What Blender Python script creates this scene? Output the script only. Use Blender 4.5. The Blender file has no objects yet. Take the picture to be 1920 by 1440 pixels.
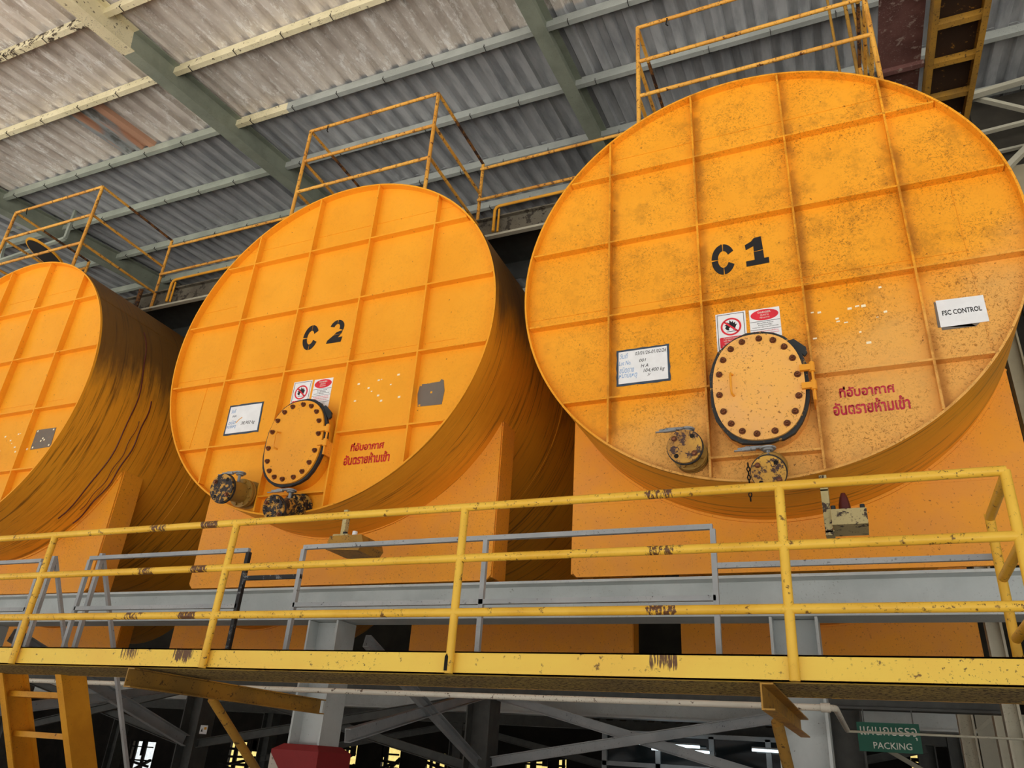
import bpy, bmesh, math, random
from mathutils import Vector, Matrix, Euler
random.seed(7)
S = bpy.context.scene
COL = S.collection
# ------------------------------------------------------------------ camera
CAMP = Vector((0.458, -5.252, -3.758)); YAW, PITCH, ROLL, FPX = -0.432, 0.460, 0.071, 1444.5
fw = Vector((math.sin(YAW)*math.cos(PITCH), math.cos(YAW)*math.cos(PITCH), math.sin(PITCH)))
rt0 = Vector((math.cos(YAW), -math.sin(YAW), 0)); up0 = rt0.cross(fw)
RT = math.cos(ROLL)*rt0 + math.sin(ROLL)*up0
UP = -math.sin(ROLL)*rt0 + math.cos(ROLL)*up0
cam = bpy.data.cameras.new('camera'); cam.sensor_width = 36; cam.lens = FPX/1920*36
cam.clip_end = 500
camo = bpy.data.objects.new('camera', cam); COL.objects.link(camo)
camo.matrix_world = Matrix(((RT.x, UP.x, -fw.x, CAMP.x), (RT.y, UP.y, -fw.y, CAMP.y), (RT.z, UP.z, -fw.z, CAMP.z), (0, 0, 0, 1)))
S.camera = camo
# ------------------------------------------------------------------ sky, sun, exposure
W = bpy.data.worlds.new('sky'); S.world = W; W.use_nodes = True
wn = W.node_tree.nodes; bg = wn['Background']
bg.inputs[0].default_value = (1.0, 0.985, 0.955, 1); bg.inputs[1].default_value = 0.35
sun = bpy.data.lights.new('sun', 'SUN'); sun.energy = 14; sun.angle = math.radians(1.0); sun.color = (1, .97, .93)
suno = bpy.data.objects.new('sun', sun); COL.objects.link(suno)
suno.rotation_euler = Vector((0.15, -0.22, -1.0)).to_track_quat('-Z', 'Y').to_euler()
S.view_settings.view_transform = 'Standard'; S.view_settings.look = 'None'
S.view_settings.exposure = 0.2; S.view_settings.gamma = 1; S.view_settings.use_curve_mapping = False
GZ = -5.36                                   # ground level

def at(px, py, Y=None, X=None, Z=None):      # where a sight line meets a known plane
    d = fw*FPX + RT*(px-960) - UP*(py-720)
    t = (Y-CAMP.y)/d.y if Y is not None else (X-CAMP.x)/d.x if X is not None else (Z-CAMP.z)/d.z
    return CAMP + d*t

# ------------------------------------------------------------------ materials
def lin(c):
    return tuple(((v/255)/12.92 if v/255 <= .04045 else ((v/255+.055)/1.055)**2.4) for v in c)
class NT:
    def __init__(s, name, rough=.5, metal=0, spec=.4):
        s.m = bpy.data.materials.new(name); s.m.use_nodes = True; s.t = s.m.node_tree
        s.b = s.t.nodes['Principled BSDF']; s.b.inputs['Roughness'].default_value = rough
        s.b.inputs['Metallic'].default_value = metal; s.b.inputs['Specular IOR Level'].default_value = spec
        s.pos = s.t.nodes.new('ShaderNodeNewGeometry').outputs['Position']
    def n(s, ty, **k):
        x = s.t.nodes.new(ty)
        for a, v in k.items(): setattr(x, a, v)
        return x
    def l(s, a, b): s.t.links.new(a, b)
    def coords(s, scale=(1, 1, 1), rot=(0, 0, 0), loc=(0, 0, 0)):
        m = s.n('ShaderNodeMapping'); m.inputs['Scale'].default_value = scale
        m.inputs['Rotation'].default_value = rot; m.inputs['Location'].default_value = loc
        s.l(s.pos, m.inputs[0]); return m.outputs[0]
    def noise(s, scale, detail=4, rough=.6, sc=(1, 1, 1), rot=(0, 0, 0), loc=(0, 0, 0), dist=0):
        x = s.n('ShaderNodeTexNoise'); x.inputs['Scale'].default_value = scale
        x.inputs['Detail'].default_value = detail; x.inputs['Roughness'].default_value = rough
        x.inputs['Distortion'].default_value = dist
        s.l(s.coords(sc, rot, loc), x.inputs['Vector']); return x.outputs['Fac']
    def ramp(s, v, a, b, lo=0., hi=1.):
        x = s.n('ShaderNodeMapRange'); x.interpolation_type = 'SMOOTHSTEP'
        for i, q in zip((1, 2, 3, 4), (a, b, lo, hi)): x.inputs[i].default_value = q
        s.l(v, x.inputs[0]) if not isinstance(v, (int, float)) else None
        return x.outputs[0]
    def math(s, op, a, b=None):
        x = s.n('ShaderNodeMath', operation=op)
        for i, q in enumerate((a, b)):
            if q is None: continue
            if isinstance(q, (int, float)): x.inputs[i].default_value = q
            else: s.l(q, x.inputs[i])
        return x.outputs[0]
    def axis(s, i):
        x = s.n('ShaderNodeSeparateXYZ'); s.l(s.pos, x.inputs[0]); return x.outputs[i]
    def mix(s, f, a, b):
        x = s.n('ShaderNodeMix', data_type='RGBA')
        if isinstance(f, (int, float)): x.inputs[0].default_value = f
        else: s.l(f, x.inputs[0])
        for i, q in ((6, a), (7, b)):
            if isinstance(q, tuple): x.inputs[i].default_value = (*q[:3], 1)
            else: s.l(q, x.inputs[i])
        return x.outputs[2]
    def done(s, c, bump=None, bs=.3, bd=.01):
        if isinstance(c, tuple): s.b.inputs['Base Color'].default_value = (*c[:3], 1)
        else: s.l(c, s.b.inputs['Base Color'])
        if bump is not None:
            b = s.n('ShaderNodeBump'); b.inputs['Strength'].default_value = bs; b.inputs['Distance'].default_value = bd
            s.l(bump, b.inputs['Height']); s.l(b.outputs[0], s.b.inputs['Normal'])
        return s.m
def plain(name, c, rough=.5, metal=0, var=.12, scale=8):
    k = NT(name, rough, metal); n = k.noise(scale)
    return k.done(k.mix(k.ramp(n, .35, .7), tuple(v*(1-var) for v in c), tuple(min(1, v*(1+var)) for v in c)))
def painted(name, c, chip, amount=.5, rough=.5, sc=18, c2=None, fine=70, streak=None):
    """paint with faded patches, chips and fine specks of dirt"""
    k = NT(name, rough)
    base = k.mix(k.ramp(k.noise(2.2, 5), .35, .68), c, c2 or tuple(v*.85 for v in c))
    if streak: base = k.mix(k.math('MULTIPLY', k.ramp(k.noise(3, 5, .7, sc=streak), .52, .72), .55), base, chip)
    th = .72 - amount*.16
    f1 = k.ramp(k.noise(sc, 6, .7), th, th+.05)
    f2 = k.math('MULTIPLY', k.ramp(k.noise(fine, 3, .7), .60, .66), k.ramp(k.noise(1.7, 3), .42, .62))
    f = k.math('MAXIMUM', f1, k.math('MULTIPLY', f2, min(1, amount+.2)))
    return k.done(k.mix(f, base, chip), k.noise(fine*.6, 3), .15, .004)

ORANGE, ORANGE2 = lin((250, 171, 44)), lin((243, 162, 36))
RUST = lin((92, 48, 26)); SOOT = lin((58, 42, 30))
def tank_face():
    k = NT('tank_end_paint', .42, spec=.3)
    x, z = k.axis(0), k.axis(2)
    base = k.mix(k.ramp(k.noise(1.3, 4), .3, .7), ORANGE, ORANGE2)
    age = k.ramp(x, -3.2, 0.4, .16, 1.)                              # the nearest tank is the dirtiest
    stain = k.math('MULTIPLY', k.ramp(k.noise(4.2, 8, .8, sc=(1, 1, 1)), .48, .66), k.math('MULTIPLY', age, .55))
    base = k.mix(stain, base, lin((184, 122, 32)))
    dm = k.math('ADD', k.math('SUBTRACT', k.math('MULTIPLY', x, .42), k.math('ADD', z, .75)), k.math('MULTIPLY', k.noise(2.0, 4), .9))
    tan_mask = k.math('MULTIPLY', k.ramp(dm, .38, 1.15), k.ramp(x, -2.1, -1.6))
    base = k.mix(k.math('MULTIPLY', tan_mask, .6), base, lin((232, 184, 112)))  # paler tan toward the lower right of the nearest tank
    # mottled brown bands along the right of each upright rib of the nearest tank
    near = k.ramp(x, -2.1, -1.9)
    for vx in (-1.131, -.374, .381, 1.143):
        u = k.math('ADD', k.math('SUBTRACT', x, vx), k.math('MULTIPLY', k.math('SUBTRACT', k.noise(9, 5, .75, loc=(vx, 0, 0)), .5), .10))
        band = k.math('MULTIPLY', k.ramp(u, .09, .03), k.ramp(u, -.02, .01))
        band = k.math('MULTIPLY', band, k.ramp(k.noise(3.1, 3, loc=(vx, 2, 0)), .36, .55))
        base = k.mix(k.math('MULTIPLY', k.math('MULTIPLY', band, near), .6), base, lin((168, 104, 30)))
    sp = k.math('MULTIPLY', k.ramp(k.noise(52, 4, .8, dist=1.0), .525, .60), k.ramp(k.noise(2.3, 6, .75), .36, .60))
    base = k.mix(k.math('MULTIPLY', sp, k.math('MULTIPLY', age, .80)), base, lin((150, 90, 22)))
    sp2 = k.ramp(k.noise(24, 3, .65, loc=(3, 1, 2)), .70, .72)
    base = k.mix(k.math('MULTIPLY', sp2, .8), base, RUST)
    return k.done(base, k.noise(2.0, 3), .35, .03)
def tank_shell():
    k = NT('tank_shell_paint', .5, spec=.3)
    z = k.axis(2)
    base = k.mix(k.ramp(k.noise(1.1, 4), .3, .7), lin((248, 172, 46)), lin((238, 160, 40)))
    st = k.noise(1, 5, .7, sc=(.9, 22, .9), dist=.3)
    base = k.mix(k.math('MULTIPLY', k.ramp(st, .52, .68), .75), base, lin((104, 62, 22)))
    fs = k.noise(1, 3, .6, sc=(.5, 70, .5), loc=(4, 3, 1))
    base = k.mix(k.math('MULTIPLY', k.ramp(fs, .64, .70), .8), base, lin((70, 34, 18)))
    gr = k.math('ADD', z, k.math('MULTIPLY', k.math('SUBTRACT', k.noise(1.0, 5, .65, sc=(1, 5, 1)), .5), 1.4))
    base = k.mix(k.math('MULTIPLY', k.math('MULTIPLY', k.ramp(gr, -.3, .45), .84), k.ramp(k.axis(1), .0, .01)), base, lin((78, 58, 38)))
    return k.done(base, k.noise(1, 3, sc=(1, 12, 1)), .3, .02)
def railmat(name, c, c2, drips):
    k = NT(name, .42); x, z = k.axis(0), k.axis(2)
    base = k.mix(k.ramp(k.noise(2.2, 5), .35, .68), c, c2)
    base = k.mix(k.math('MULTIPLY', k.ramp(k.noise(16, 6, .7), .60, .66), .9), base, lin((104, 66, 38)))
    base = k.mix(k.math('MULTIPLY', k.math('MULTIPLY', k.ramp(k.noise(48, 3, .7), .60, .66), k.ramp(k.noise(1.7, 3), .42, .62)), .9), base, lin((84, 50, 32)))
    dark = lin((88, 52, 42))
    st = k.noise(1, 4, .7, sc=(70, 4, 5 if drips else 30))
    for cx, w, a in ((-4.08, .17, .56), (-3.60, .15, .50), (-.45, .16, .57)):
        m = k.ramp(k.math('ABSOLUTE', k.math('SUBTRACT', x, cx)), w, w*.3)
        low = k.math('MULTIPLY', k.ramp(z, -3.33, -3.24, .55, 1.), m) if drips else m
        base = k.mix(k.math('MULTIPLY', k.ramp(k.math('MULTIPLY', st, low), a*.80, a*.90), .95), base, dark)
    return k.done(base, k.noise(30, 3), .15, .004)
M = dict(
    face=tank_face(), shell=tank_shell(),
    saddle=painted('saddle_paint', lin((250, 170, 48)), lin((170, 106, 38)), .70, .5, 44, lin((242, 164, 66)), 80),
    rail=railmat('railing_yellow', lin((248, 200, 72)), lin((232, 178, 54)), 0),
    toprail=painted('old_orange_railing', lin((232, 172, 72)), lin((96, 54, 30)), .95, .5, 22, lin((206, 142, 54)), 40, streak=(14, 2, 1)),
    rustrail=painted('rusted_railing', lin((128, 82, 36)), lin((52, 34, 26)), 1.5, .7, 12),
    kick=railmat('channel_yellow', lin((255, 216, 88)), lin((252, 206, 84)), 1),
    deck=painted('deck_underside', lin((176, 152, 84)), lin((62, 42, 28)), 1.35, .8, 40, lin((150, 130, 84)), 60),
    olive=painted('olive_yellow_steel', lin((186, 138, 52)), lin((96, 70, 40)), .9, .6, 24, lin((150, 114, 54))),
    ladder=painted('ladder_yellow', lin((236, 168, 44)), lin((140, 92, 36)), .4, .5, 14, lin((214, 146, 36))),
    grey=painted('blue_grey_steel', lin((178, 182, 184)), lin((66, 66, 66)), .55, .45, 20, lin((158, 164, 168)), 60),
    blackgrey=painted('worn_grey_tube', lin((120, 124, 126)), lin((34, 34, 36)), 2.1, .6, 12),
    beam=painted('beam_grey', lin((200, 207, 207)), lin((110, 108, 102)), .25, .42, 20, lin((184, 192, 192)), 60),
    darkgrey=plain('shade_dark_steel', lin((88, 90, 88)), .7),  # darker grey stands for shade on the steel under the tanks
    purgreen=painted('grey_green_purlin', lin((168, 174, 160)), lin((82, 80, 70)), .35, .6, 20, lin((150, 156, 144))),
    purgrey=painted('blue_grey_purlin', lin((172, 176, 170)), lin((82, 82, 78)), .35, .6, 20, lin((156, 160, 154))),
    cream=painted('cream_purlin', lin((232, 222, 186)), lin((96, 84, 66)), .75, .6, 14, lin((216, 206, 168))),
    peel=painted('peeling_cream_purlin', lin((228, 218, 184)), lin((70, 58, 46)), 1.35, .7, 9, lin((206, 196, 160))),
    rafter=painted('rafter_grey_green', lin((146, 152, 136)), lin((82, 82, 72)), .3, .6, 8, lin((128, 134, 120))),
    white=painted('white_pipe_paint', lin((226, 220, 204)), lin((98, 76, 56)), .7, .45, 22),
    catface=painted('catwalk_channel_grime', lin((112, 106, 92)), lin((58, 52, 44)), 1.2, .8, 10, lin((90, 84, 72))),
    offwhite=painted('off_white_steel', lin((196, 192, 172)), lin((98, 90, 74)), .5, .6, 14),
    darkwall=plain('dark_cladding', lin((58, 54, 46)), .9, 0, .2, 2),
    void=plain('dark_brown_timber', lin((30, 26, 22)), .95, 0, .3, 3),
    beige=plain('beige_cladding', lin((168, 158, 132)), .8, 0, .1, 2),
    gask=painted('worn_black_gasket', lin((42, 46, 48)), lin((196, 146, 62)), .75, .6, 14),
    black=plain('black_rubber', lin((38, 42, 46)), .6, 0, .3, 12),
    ink=plain('black_paint', lin((30, 30, 32)), .5, 0, .15, 10),
    red=plain('red_print', lin((222, 48, 62)), .5),
    redpaint=painted('red_stencil_paint', lin((214, 40, 44)), lin((232, 120, 50)), .9, .5, 30),
    pinkpaint=painted('magenta_stencil_paint', lin((204, 52, 78)), lin((226, 150, 90)), .9, .5, 30),
    paper=plain('white_paper', lin((238, 240, 242)), .6, 0, .04),
    pale=plain('cream_paint_spot', lin((252, 240, 206)), .6, 0, .03),
    navy=plain('dark_blue_frame', lin((58, 74, 92)), .5, 0, .15),
    blueink=plain('faded_blue_ink', lin((120, 160, 206)), .6),
    slate=painted('grey_brown_plate', lin((120, 110, 100)), lin((176, 124, 66)), .4, .7, 14),
    bolt=plain('rusty_brown_bolt', lin((118, 70, 42)), .45, .35, .3, 40),
    cover=painted('manhole_paint', lin((250, 186, 92)), lin((160, 104, 48)), .8, .45, 48, lin((240, 180, 108)), 80),
    cover2=painted('manhole_paint_clean', lin((246, 166, 42)), lin((150, 92, 34)), .45, .45, 40, lin((236, 158, 46)), 55),
    blind=painted('rusted_blind_flange', lin((222, 172, 70)), lin((72, 50, 46)), 1.25, .6, 16, lin((180, 130, 60))),
    tar=painted('tarred_flange', lin((200, 148, 60)), lin((40, 34, 34)), 1.7, .6, 22),
    body=painted('valve_body_paint', lin((170, 130, 56)), lin((96, 74, 44)), .7, .5, 20),
    alu=painted('galvanised_lever', lin((150, 154, 156)), lin((70, 70, 70)), 1.0, .35, 18),
    boxm=painted('box_cream_grime', lin((196, 180, 128)), lin((62, 48, 40)), 1.1, .6, 14),
    maroon=plain('maroon_plastic', lin((92, 34, 30)), .35),
    conc=plain('concrete', lin((192, 190, 186)), .9, 0, .1, 3),
    redblk=painted('red_pedestal_paint', lin((150, 44, 46)), lin((90, 40, 38)), .3, .7),
    whtblk=painted('white_pedestal_paint', lin((206, 196, 184)), lin((110, 96, 86)), .7, .7, 30),
    sign=plain('green_sign', lin((16, 92, 72)), .5, 0, .06), lettering=plain('white_lettering', lin((226, 226, 216)), .5, 0, .05),
    redsheet=painted('red_brown_sheet', lin((122, 84, 78)), lin((158, 138, 128)), .9, .8, 10, lin((92, 58, 54))),
    rustplate=painted('rusted_tread_plate', lin((168, 120, 46)), lin((58, 40, 28)), 2.4, .75, 14, lin((120, 84, 40)), 50, streak=(10, 1, 1)),
    glass=None, tube=None)
g = NT('dark_window_glass', .08, 0, .6); M['glass'] = g.done(lin((18, 30, 34)))
g = NT('lit_tube', .5); g.b.inputs['Emission Color'].default_value = (.8, .95, 1, 1); g.b.inputs['Emission Strength'].default_value = 1.6; M['tube'] = g.done((.9, .95, 1))
def sheet(name, oldc):
    k = NT(name, .85, 0, .2); y = k.axis(1); x = k.axis(0)
    new = k.mix(k.ramp(k.noise(1.5, 5, sc=(4, .8, 1)), .35, .7), lin((186, 188, 190)), lin((152, 155, 158)))
    old = k.mix(k.ramp(k.noise(1.4, 6, .7, sc=(3, 1, 1)), .35, .68), lin((226, 218, 208)), lin((196, 186, 176)))
    old = k.mix(k.math('MULTIPLY', k.ramp(k.noise(2.8, 9, .85, sc=(3.2, .9, 1), loc=(2, 5, 0)), .52, .585), .75), old, lin((252, 250, 246)))
    old = k.mix(k.math('MULTIPLY', k.ramp(k.noise(7, 6, .8, sc=(2, 1, 1)), .60, .72), .5), old, lin((150, 145, 142)))
    # old weathered sheets run up to the third purlin, newer plain ones beyond
    f = k.ramp(k.math('ADD', y, k.math('MULTIPLY', k.math('GREATER_THAN', x, -2.4), .1)), 1.17, 1.24)
    # left bays keep the old sheets too
    return k.done(k.mix(f, old, new), k.noise(14, 5), .25, .01)
M['sheet'] = sheet('fibre_cement_sheet', None)
k = NT('stained_repair_sheet', .8); n1 = k.noise(5, 5, sc=(2, .6, 1))
xx = k.axis(0)
M['patch'] = k.done(k.mix(k.ramp(k.noise(1.3, 2, sc=(2.6, .4, 1)), .44, .54), lin((196, 150, 122)), k.mix(k.ramp(n1, .5, .62), lin((158, 162, 162)), lin((120, 122, 118)))))

# ------------------------------------------------------------------ mesh builder
class MB:
    def __init__(s): s.v = []; s.f = []; s.sm = []; s.mi = []; s.cur = 0
    def add(s, vs, fs, smooth=False):
        o = len(s.v); s.v += [tuple(v) for v in vs]
        for f in fs: s.f.append(tuple(i+o for i in f)); s.sm.append(smooth); s.mi.append(s.cur)
        return s
    def box(s, a, b):
        x0, y0, z0 = [min(p, q) for p, q in zip(a, b)]; x1, y1, z1 = [max(p, q) for p, q in zip(a, b)]
        return s.add([(x0, y0, z0), (x1, y0, z0), (x1, y1, z0), (x0, y1, z0), (x0, y0, z1), (x1, y0, z1), (x1, y1, z1), (x0, y1, z1)],
                     [(0, 3, 2, 1), (4, 5, 6, 7), (0, 1, 5, 4), (1, 2, 6, 5), (2, 3, 7, 6), (3, 0, 4, 7)])
    def frame(s, p, q, side=None):
        d = (Vector(q)-Vector(p)).normalized()
        a = Vector(side) if side is not None else (Vector((0, 0, 1)) if abs(d.z) < .9 else Vector((0, 1, 0)))
        v = (a - d*a.dot(d)).normalized(); return d, d.cross(v), v
    def sect(s, p, q, prof, side=None, smooth=False):
        """extrude a closed section (u,v pairs) from p to q"""
        d, u, v = s.frame(p, q, side); p = Vector(p); q = Vector(q); n = len(prof)
        vs = [p+u*a+v*b for a, b in prof]+[q+u*a+v*b for a, b in prof]
        fs = [(i, (i+1) % n, n+(i+1) % n, n+i) for i in range(n)]
        o = len(s.f); s.add(vs, fs, smooth)
        s.add(vs[:n], [tuple(range(n))[::-1]]); s.add(vs[n:], [tuple(range(n))]); return s
    def bar(s, p, q, w, h, side=None):
        return s.sect(p, q, [(-w/2, -h/2), (w/2, -h/2), (w/2, h/2), (-w/2, h/2)], side)
    def chan(s, p, q, w, h, t=.012, side=None, flip=1):
        P = [(0, -h/2), (w, -h/2), (w, -h/2+t), (t, -h/2+t), (t, h/2-t), (w, h/2-t), (w, h/2), (0, h/2)]
        if flip < 0: P = [(-a, b) for a, b in P][::-1]
        return s.sect(p, q, P, side)
    def ibeam(s, p, q, w, h, t=.02, side=None):
        a, b = w/2, h/2
        return s.sect(p, q, [(-a, -b), (a, -b), (a, -b+t), (t/2, -b+t), (t/2, b-t), (a, b-t), (a, b), (-a, b), (-a, b-t), (-t/2, b-t), (-t/2, -b+t), (-a, -b+t)], side)
    def tube(s, p, q, r, n=14, r2=None):
        d, u, v = s.frame(p, q); p = Vector(p); q = Vector(q); r2 = r if r2 is None else r2
        c = [(math.cos(2*math.pi*i/n), math.sin(2*math.pi*i/n)) for i in range(n)]
        vs = [p+(u*a+v*b)*r for a, b in c]+[q+(u*a+v*b)*r2 for a, b in c]
        s.add(vs, [(i, (i+1) % n, n+(i+1) % n, n+i) for i in range(n)], True)
        s.add(vs[:n], [tuple(range(n))[::-1]]); s.add(vs[n:], [tuple(range(n))]); return s
    def path(s, pts, r, n=12):
        pts = [Vector(p) for p in pts]; rings = []
        for i, p in enumerate(pts):
            d = ((pts[i+1] if i+1 < len(pts) else p)-(pts[i-1] if i else p)).normalized()
            if i == 0: u = d.orthogonal().normalized()
            u = (u-d*u.dot(d)).normalized(); v = d.cross(u)
            rings.append([p+(u*math.cos(2*math.pi*k/n)+v*math.sin(2*math.pi*k/n))*r for k in range(n)])
        o = [v for R_ in rings for v in R_]; fs = []
        for i in range(len(pts)-1):
            fs += [(i*n+k, i*n+(k+1) % n, (i+1)*n+(k+1) % n, (i+1)*n+k) for k in range(n)]
        s.add(o, fs, True); s.add(rings[0], [tuple(range(n))[::-1]]); s.add(rings[-1], [tuple(range(n))]); return s
    def lathe(s, prof, c=(0, 0, 0), ax=(0, 1, 0), n=48, smooth=True, e=(1, 1), cap=False):
        """profile of (radius, along); split verts per profile segment so edges stay crisp"""
        d, u, v = s.frame((0, 0, 0), ax, (0, 0, 1) if abs(Vector(ax).normalized().z) < .9 else (0, 1, 0)); c = Vector(c)
        for (r0, t0), (r1, t1) in zip(prof, prof[1:]):
            vs = []
            for r, t in ((r0, t0), (r1, t1)):
                vs += [c+d*t+u*(r*e[0]*math.cos(2*math.pi*i/n))+v*(r*e[1]*math.sin(2*math.pi*i/n)) for i in range(n)]
            s.add(vs, [(i, (i+1) % n, n+(i+1) % n, n+i) for i in range(n)], smooth)
        return s
    def disc(s, c, ax, r, h, n=28):
        return s.tube(Vector(c), Vector(c)+Vector(ax).normalized()*h, r, n)
    def prism(s, pts, y0, y1):
        """outline in x,z pushed from y0 to y1"""
        n = len(pts); vs = [(x, y0, z) for x, z in pts]+[(x, y1, z) for x, z in pts]
        s.add(vs, [tuple(range(n)), tuple(range(n, 2*n))[::-1]]+[(i, n+i, n+(i+1) % n, (i+1) % n) for i in range(n)]); return s
    def build(s, name, mats, parent=None, label=None):
        me = bpy.data.meshes.new(name); me.from_pydata(s.v, [], s.f)
        bm = bmesh.new(); bm.from_mesh(me); bmesh.ops.recalc_face_normals(bm, faces=bm.faces); bm.to_mesh(me); bm.free()
        for p, a, b in zip(me.polygons, s.sm, s.mi): p.use_smooth = a; p.material_index = b
        for m in (mats if isinstance(mats, (list, tuple)) else [mats]): me.materials.append(m)
        o = bpy.data.objects.new(name, me); COL.objects.link(o)
        if parent is not None: o.parent = parent
        if label: o['label'] = label
        return o
def tag(o, label, cat, group=None, kind=None):
    o['label'] = label; o['category'] = cat
    if group: o['group'] = group
    if kind: o['kind'] = kind
    return o
def thing(name, label, cat, loc=(0, 0, 0), group=None):
    o = bpy.data.objects.new(name, None); COL.objects.link(o); o.location = loc; o.empty_display_size = .1
    return tag(o, label, cat, group)
def struct(o): o['kind'] = 'structure'; return o
def copytree(o, parent=None):
    c = o.copy(); COL.objects.link(c)
    if parent is not None: c.parent = parent
    for ch in list(o.children): copytree(ch, c)
    return c
def rel(mb, origin):                    # shift builder so its coordinates are relative to origin
    ox, oy, oz = origin; mb.v = [(x-ox, y-oy, z-oz) for x, y, z in mb.v]; return mb
THAI = None
fd = bpy.utils.system_resource('DATAFILES', path='fonts')
import os
for fn in (os.listdir(fd) if fd and os.path.isdir(fd) else []):
    if 'Thai' in fn:
        try: THAI = bpy.data.fonts.load(os.path.join(fd, fn))
        except Exception: THAI = None
def text(body, x, z, y, h, mat, parent=None, name='lettering', width=None, ext=.002, bold=0, thai=False, align='CENTER', shear=0, rot=0):
    """flat lettering standing in an x,z plane facing -y; h is the capital height; returns the mesh object"""
    cu = bpy.data.curves.new(name, 'FONT'); cu.body = body; cu.size = 1; cu.align_x = 'LEFT'; cu.offset = bold; cu.shear = shear
    cu.resolution_u = 2
    if thai and THAI: cu.font = THAI
    t = bpy.data.objects.new('tmp', cu); COL.objects.link(t)
    bpy.context.view_layer.update()
    me = bpy.data.meshes.new_from_object(t.evaluated_get(bpy.context.evaluated_depsgraph_get()))
    bpy.data.objects.remove(t)
    vs = [v.co.copy() for v in me.vertices]
    if not vs: return None
    x0 = min(v.x for v in vs); x1 = max(v.x for v in vs); y0 = min(v.y for v in vs); y1 = max(v.y for v in vs)
    sz = h/(y1-y0); sx = sz if width is None else width/(x1-x0)
    cx = x0 if align == 'LEFT' else (x0+x1)/2
    c, s_ = math.cos(rot), math.sin(rot)
    for v, p in zip(me.vertices, vs):
        a, b = (p.x-cx)*sx, (p.y-(y0+y1)/2)*sz
        v.co = (x+a*c-b*s_, y, z+a*s_+b*c)
    bm = bmesh.new(); bm.from_mesh(me)
    r = bmesh.ops.extrude_face_region(bm, geom=bm.faces[:])
    bmesh.ops.translate(bm, verts=[q for q in r['geom'] if isinstance(q, bmesh.types.BMVert)], vec=(0, -ext, 0))
    bmesh.ops.recalc_face_normals(bm, faces=bm.faces); bm.to_mesh(me); bm.free()
    me.materials.clear(); me.materials.append(mat)
    o = bpy.data.objects.new(name, me); COL.objects.link(o)
    if parent is not None: o.parent = parent
    return o

# ------------------------------------------------------------------ the setting
gm = MB().box((-60, -60, GZ-.2), (60, 40, GZ)).build('floor', M['conc']); struct(gm)
RS = .14                                  # roof slope
def rz(y, z0=5.0): return z0+RS*y
def build_roof():
    mb = MB(); pitch = .27; x = -26.0; prof = []
    while x < 16:  # the far right stretch is unseen, added to shade the space below
        prof += [(x, 0), (x+.12, 0), (x+.145, .06), (x+.245, .06)]; x += pitch
    ys = [-4.6, -3.65, -1.19, 1.24, 3.7, 6.1, 8.5, 11, 15.2]
    for j, (ya, yb) in enumerate(zip(ys, ys[1:])):
        yb2 = yb+.12; dz = .012*(j % 2)
        n = len(prof)
        vs = [(px, ya, rz(ya)+.03+h+dz) for px, h in prof]+[(px, yb2, rz(yb2)+.03+h+dz) for px, h in prof]
        vs += [(px, ya, rz(ya)+.045+h+dz) for px, h in prof]+[(px, yb2, rz(yb2)+.045+h+dz) for px, h in prof]
        fs = [(i, i+1, n+i+1, n+i) for i in range(n-1)]+[(2*n+i, 3*n+i, 3*n+i+1, 2*n+i+1) for i in range(n-1)]
        fs += [(i, 2*n+i, 2*n+i+1, i+1) for i in range(n-1)]+[(n+i, n+i+1, 3*n+i+1, 3*n+i) for i in range(n-1)]
        mb.add(vs, fs)
    return mb
struct(build_roof().build('ceiling', M['sheet']))
# stained repair sheet between purlins
def patch():
    mb = MB(); x0 = -26+.27*59+.0; prof = []
    for i in range(3):
        x = x0+i*.27; prof += [(x, 0), (x+.12, 0), (x+.145, .06), (x+.245, .06)]
    prof = prof[:-1]
    n = len(prof); ya, yb = .02, 1.2
    mb.add([(px, ya, rz(ya)-.004+h) for px, h in prof]+[(px, yb, rz(yb)-.004+h) for px, h in prof]+[(px, ya, rz(ya)+.002+h) for px, h in prof]+[(px, yb, rz(yb)+.002+h) for px, h in prof],
           [(i, i+1, n+i+1, n+i) for i in range(n-1)]+[(2*n+i, 2*n+i+1, 3*n+i+1, 3*n+i) for i in range(n-1)])
    return mb.build('repair_sheet', M['patch'])
tag(patch(), 'stained peach and pale blue sheet patch between two roof purlins at upper left', 'roof sheet')

RAFX = [-18.7, -13.15, -7.66, -2.40, 4.4, 9.6]
names = {0: 'far left, hidden behind the left tank', 1: 'leftmost grey-green roof rafter, low above the left tank rails', 2: 'long grey-green roof rafter running down between the left and middle tanks',
         3: 'grey-green roof rafter ending between the middle tank and tank C1', 4: 'roof rafter above the rusty stair on the right', 5: ''}
for i in (1, 2, 3, 4):
    mb = MB(); x = RAFX[i]
    mb.ibeam((x, -.75, rz(-.75)-.19), (x, 13.9, rz(13.9)-.19), .20, .38, .016); mb.cur = 1   # old cream coat toward the roof edge
    mb.ibeam((x, -4.5, rz(-4.5)-.19), (x, -.75, rz(-.75)-.19), .20, .38, .016)
    tag(mb.build('roof_rafter', [M['rafter'], M['cream'] if i == 2 else M['rafter']]), names[i], 'rafter', 'sloping roof rafters')
HOOK = None
PY = [-3.65, -2.43, -1.19, -.02, 1.24, 2.44, 3.70, 4.9, 6.1, 7.3, 8.5, 9.7]
ordn = ['nearest', 'second', 'third', 'fourth', 'fifth', 'sixth', 'seventh', 'eighth', 'ninth', 'tenth', 'eleventh', 'twelfth']
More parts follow.
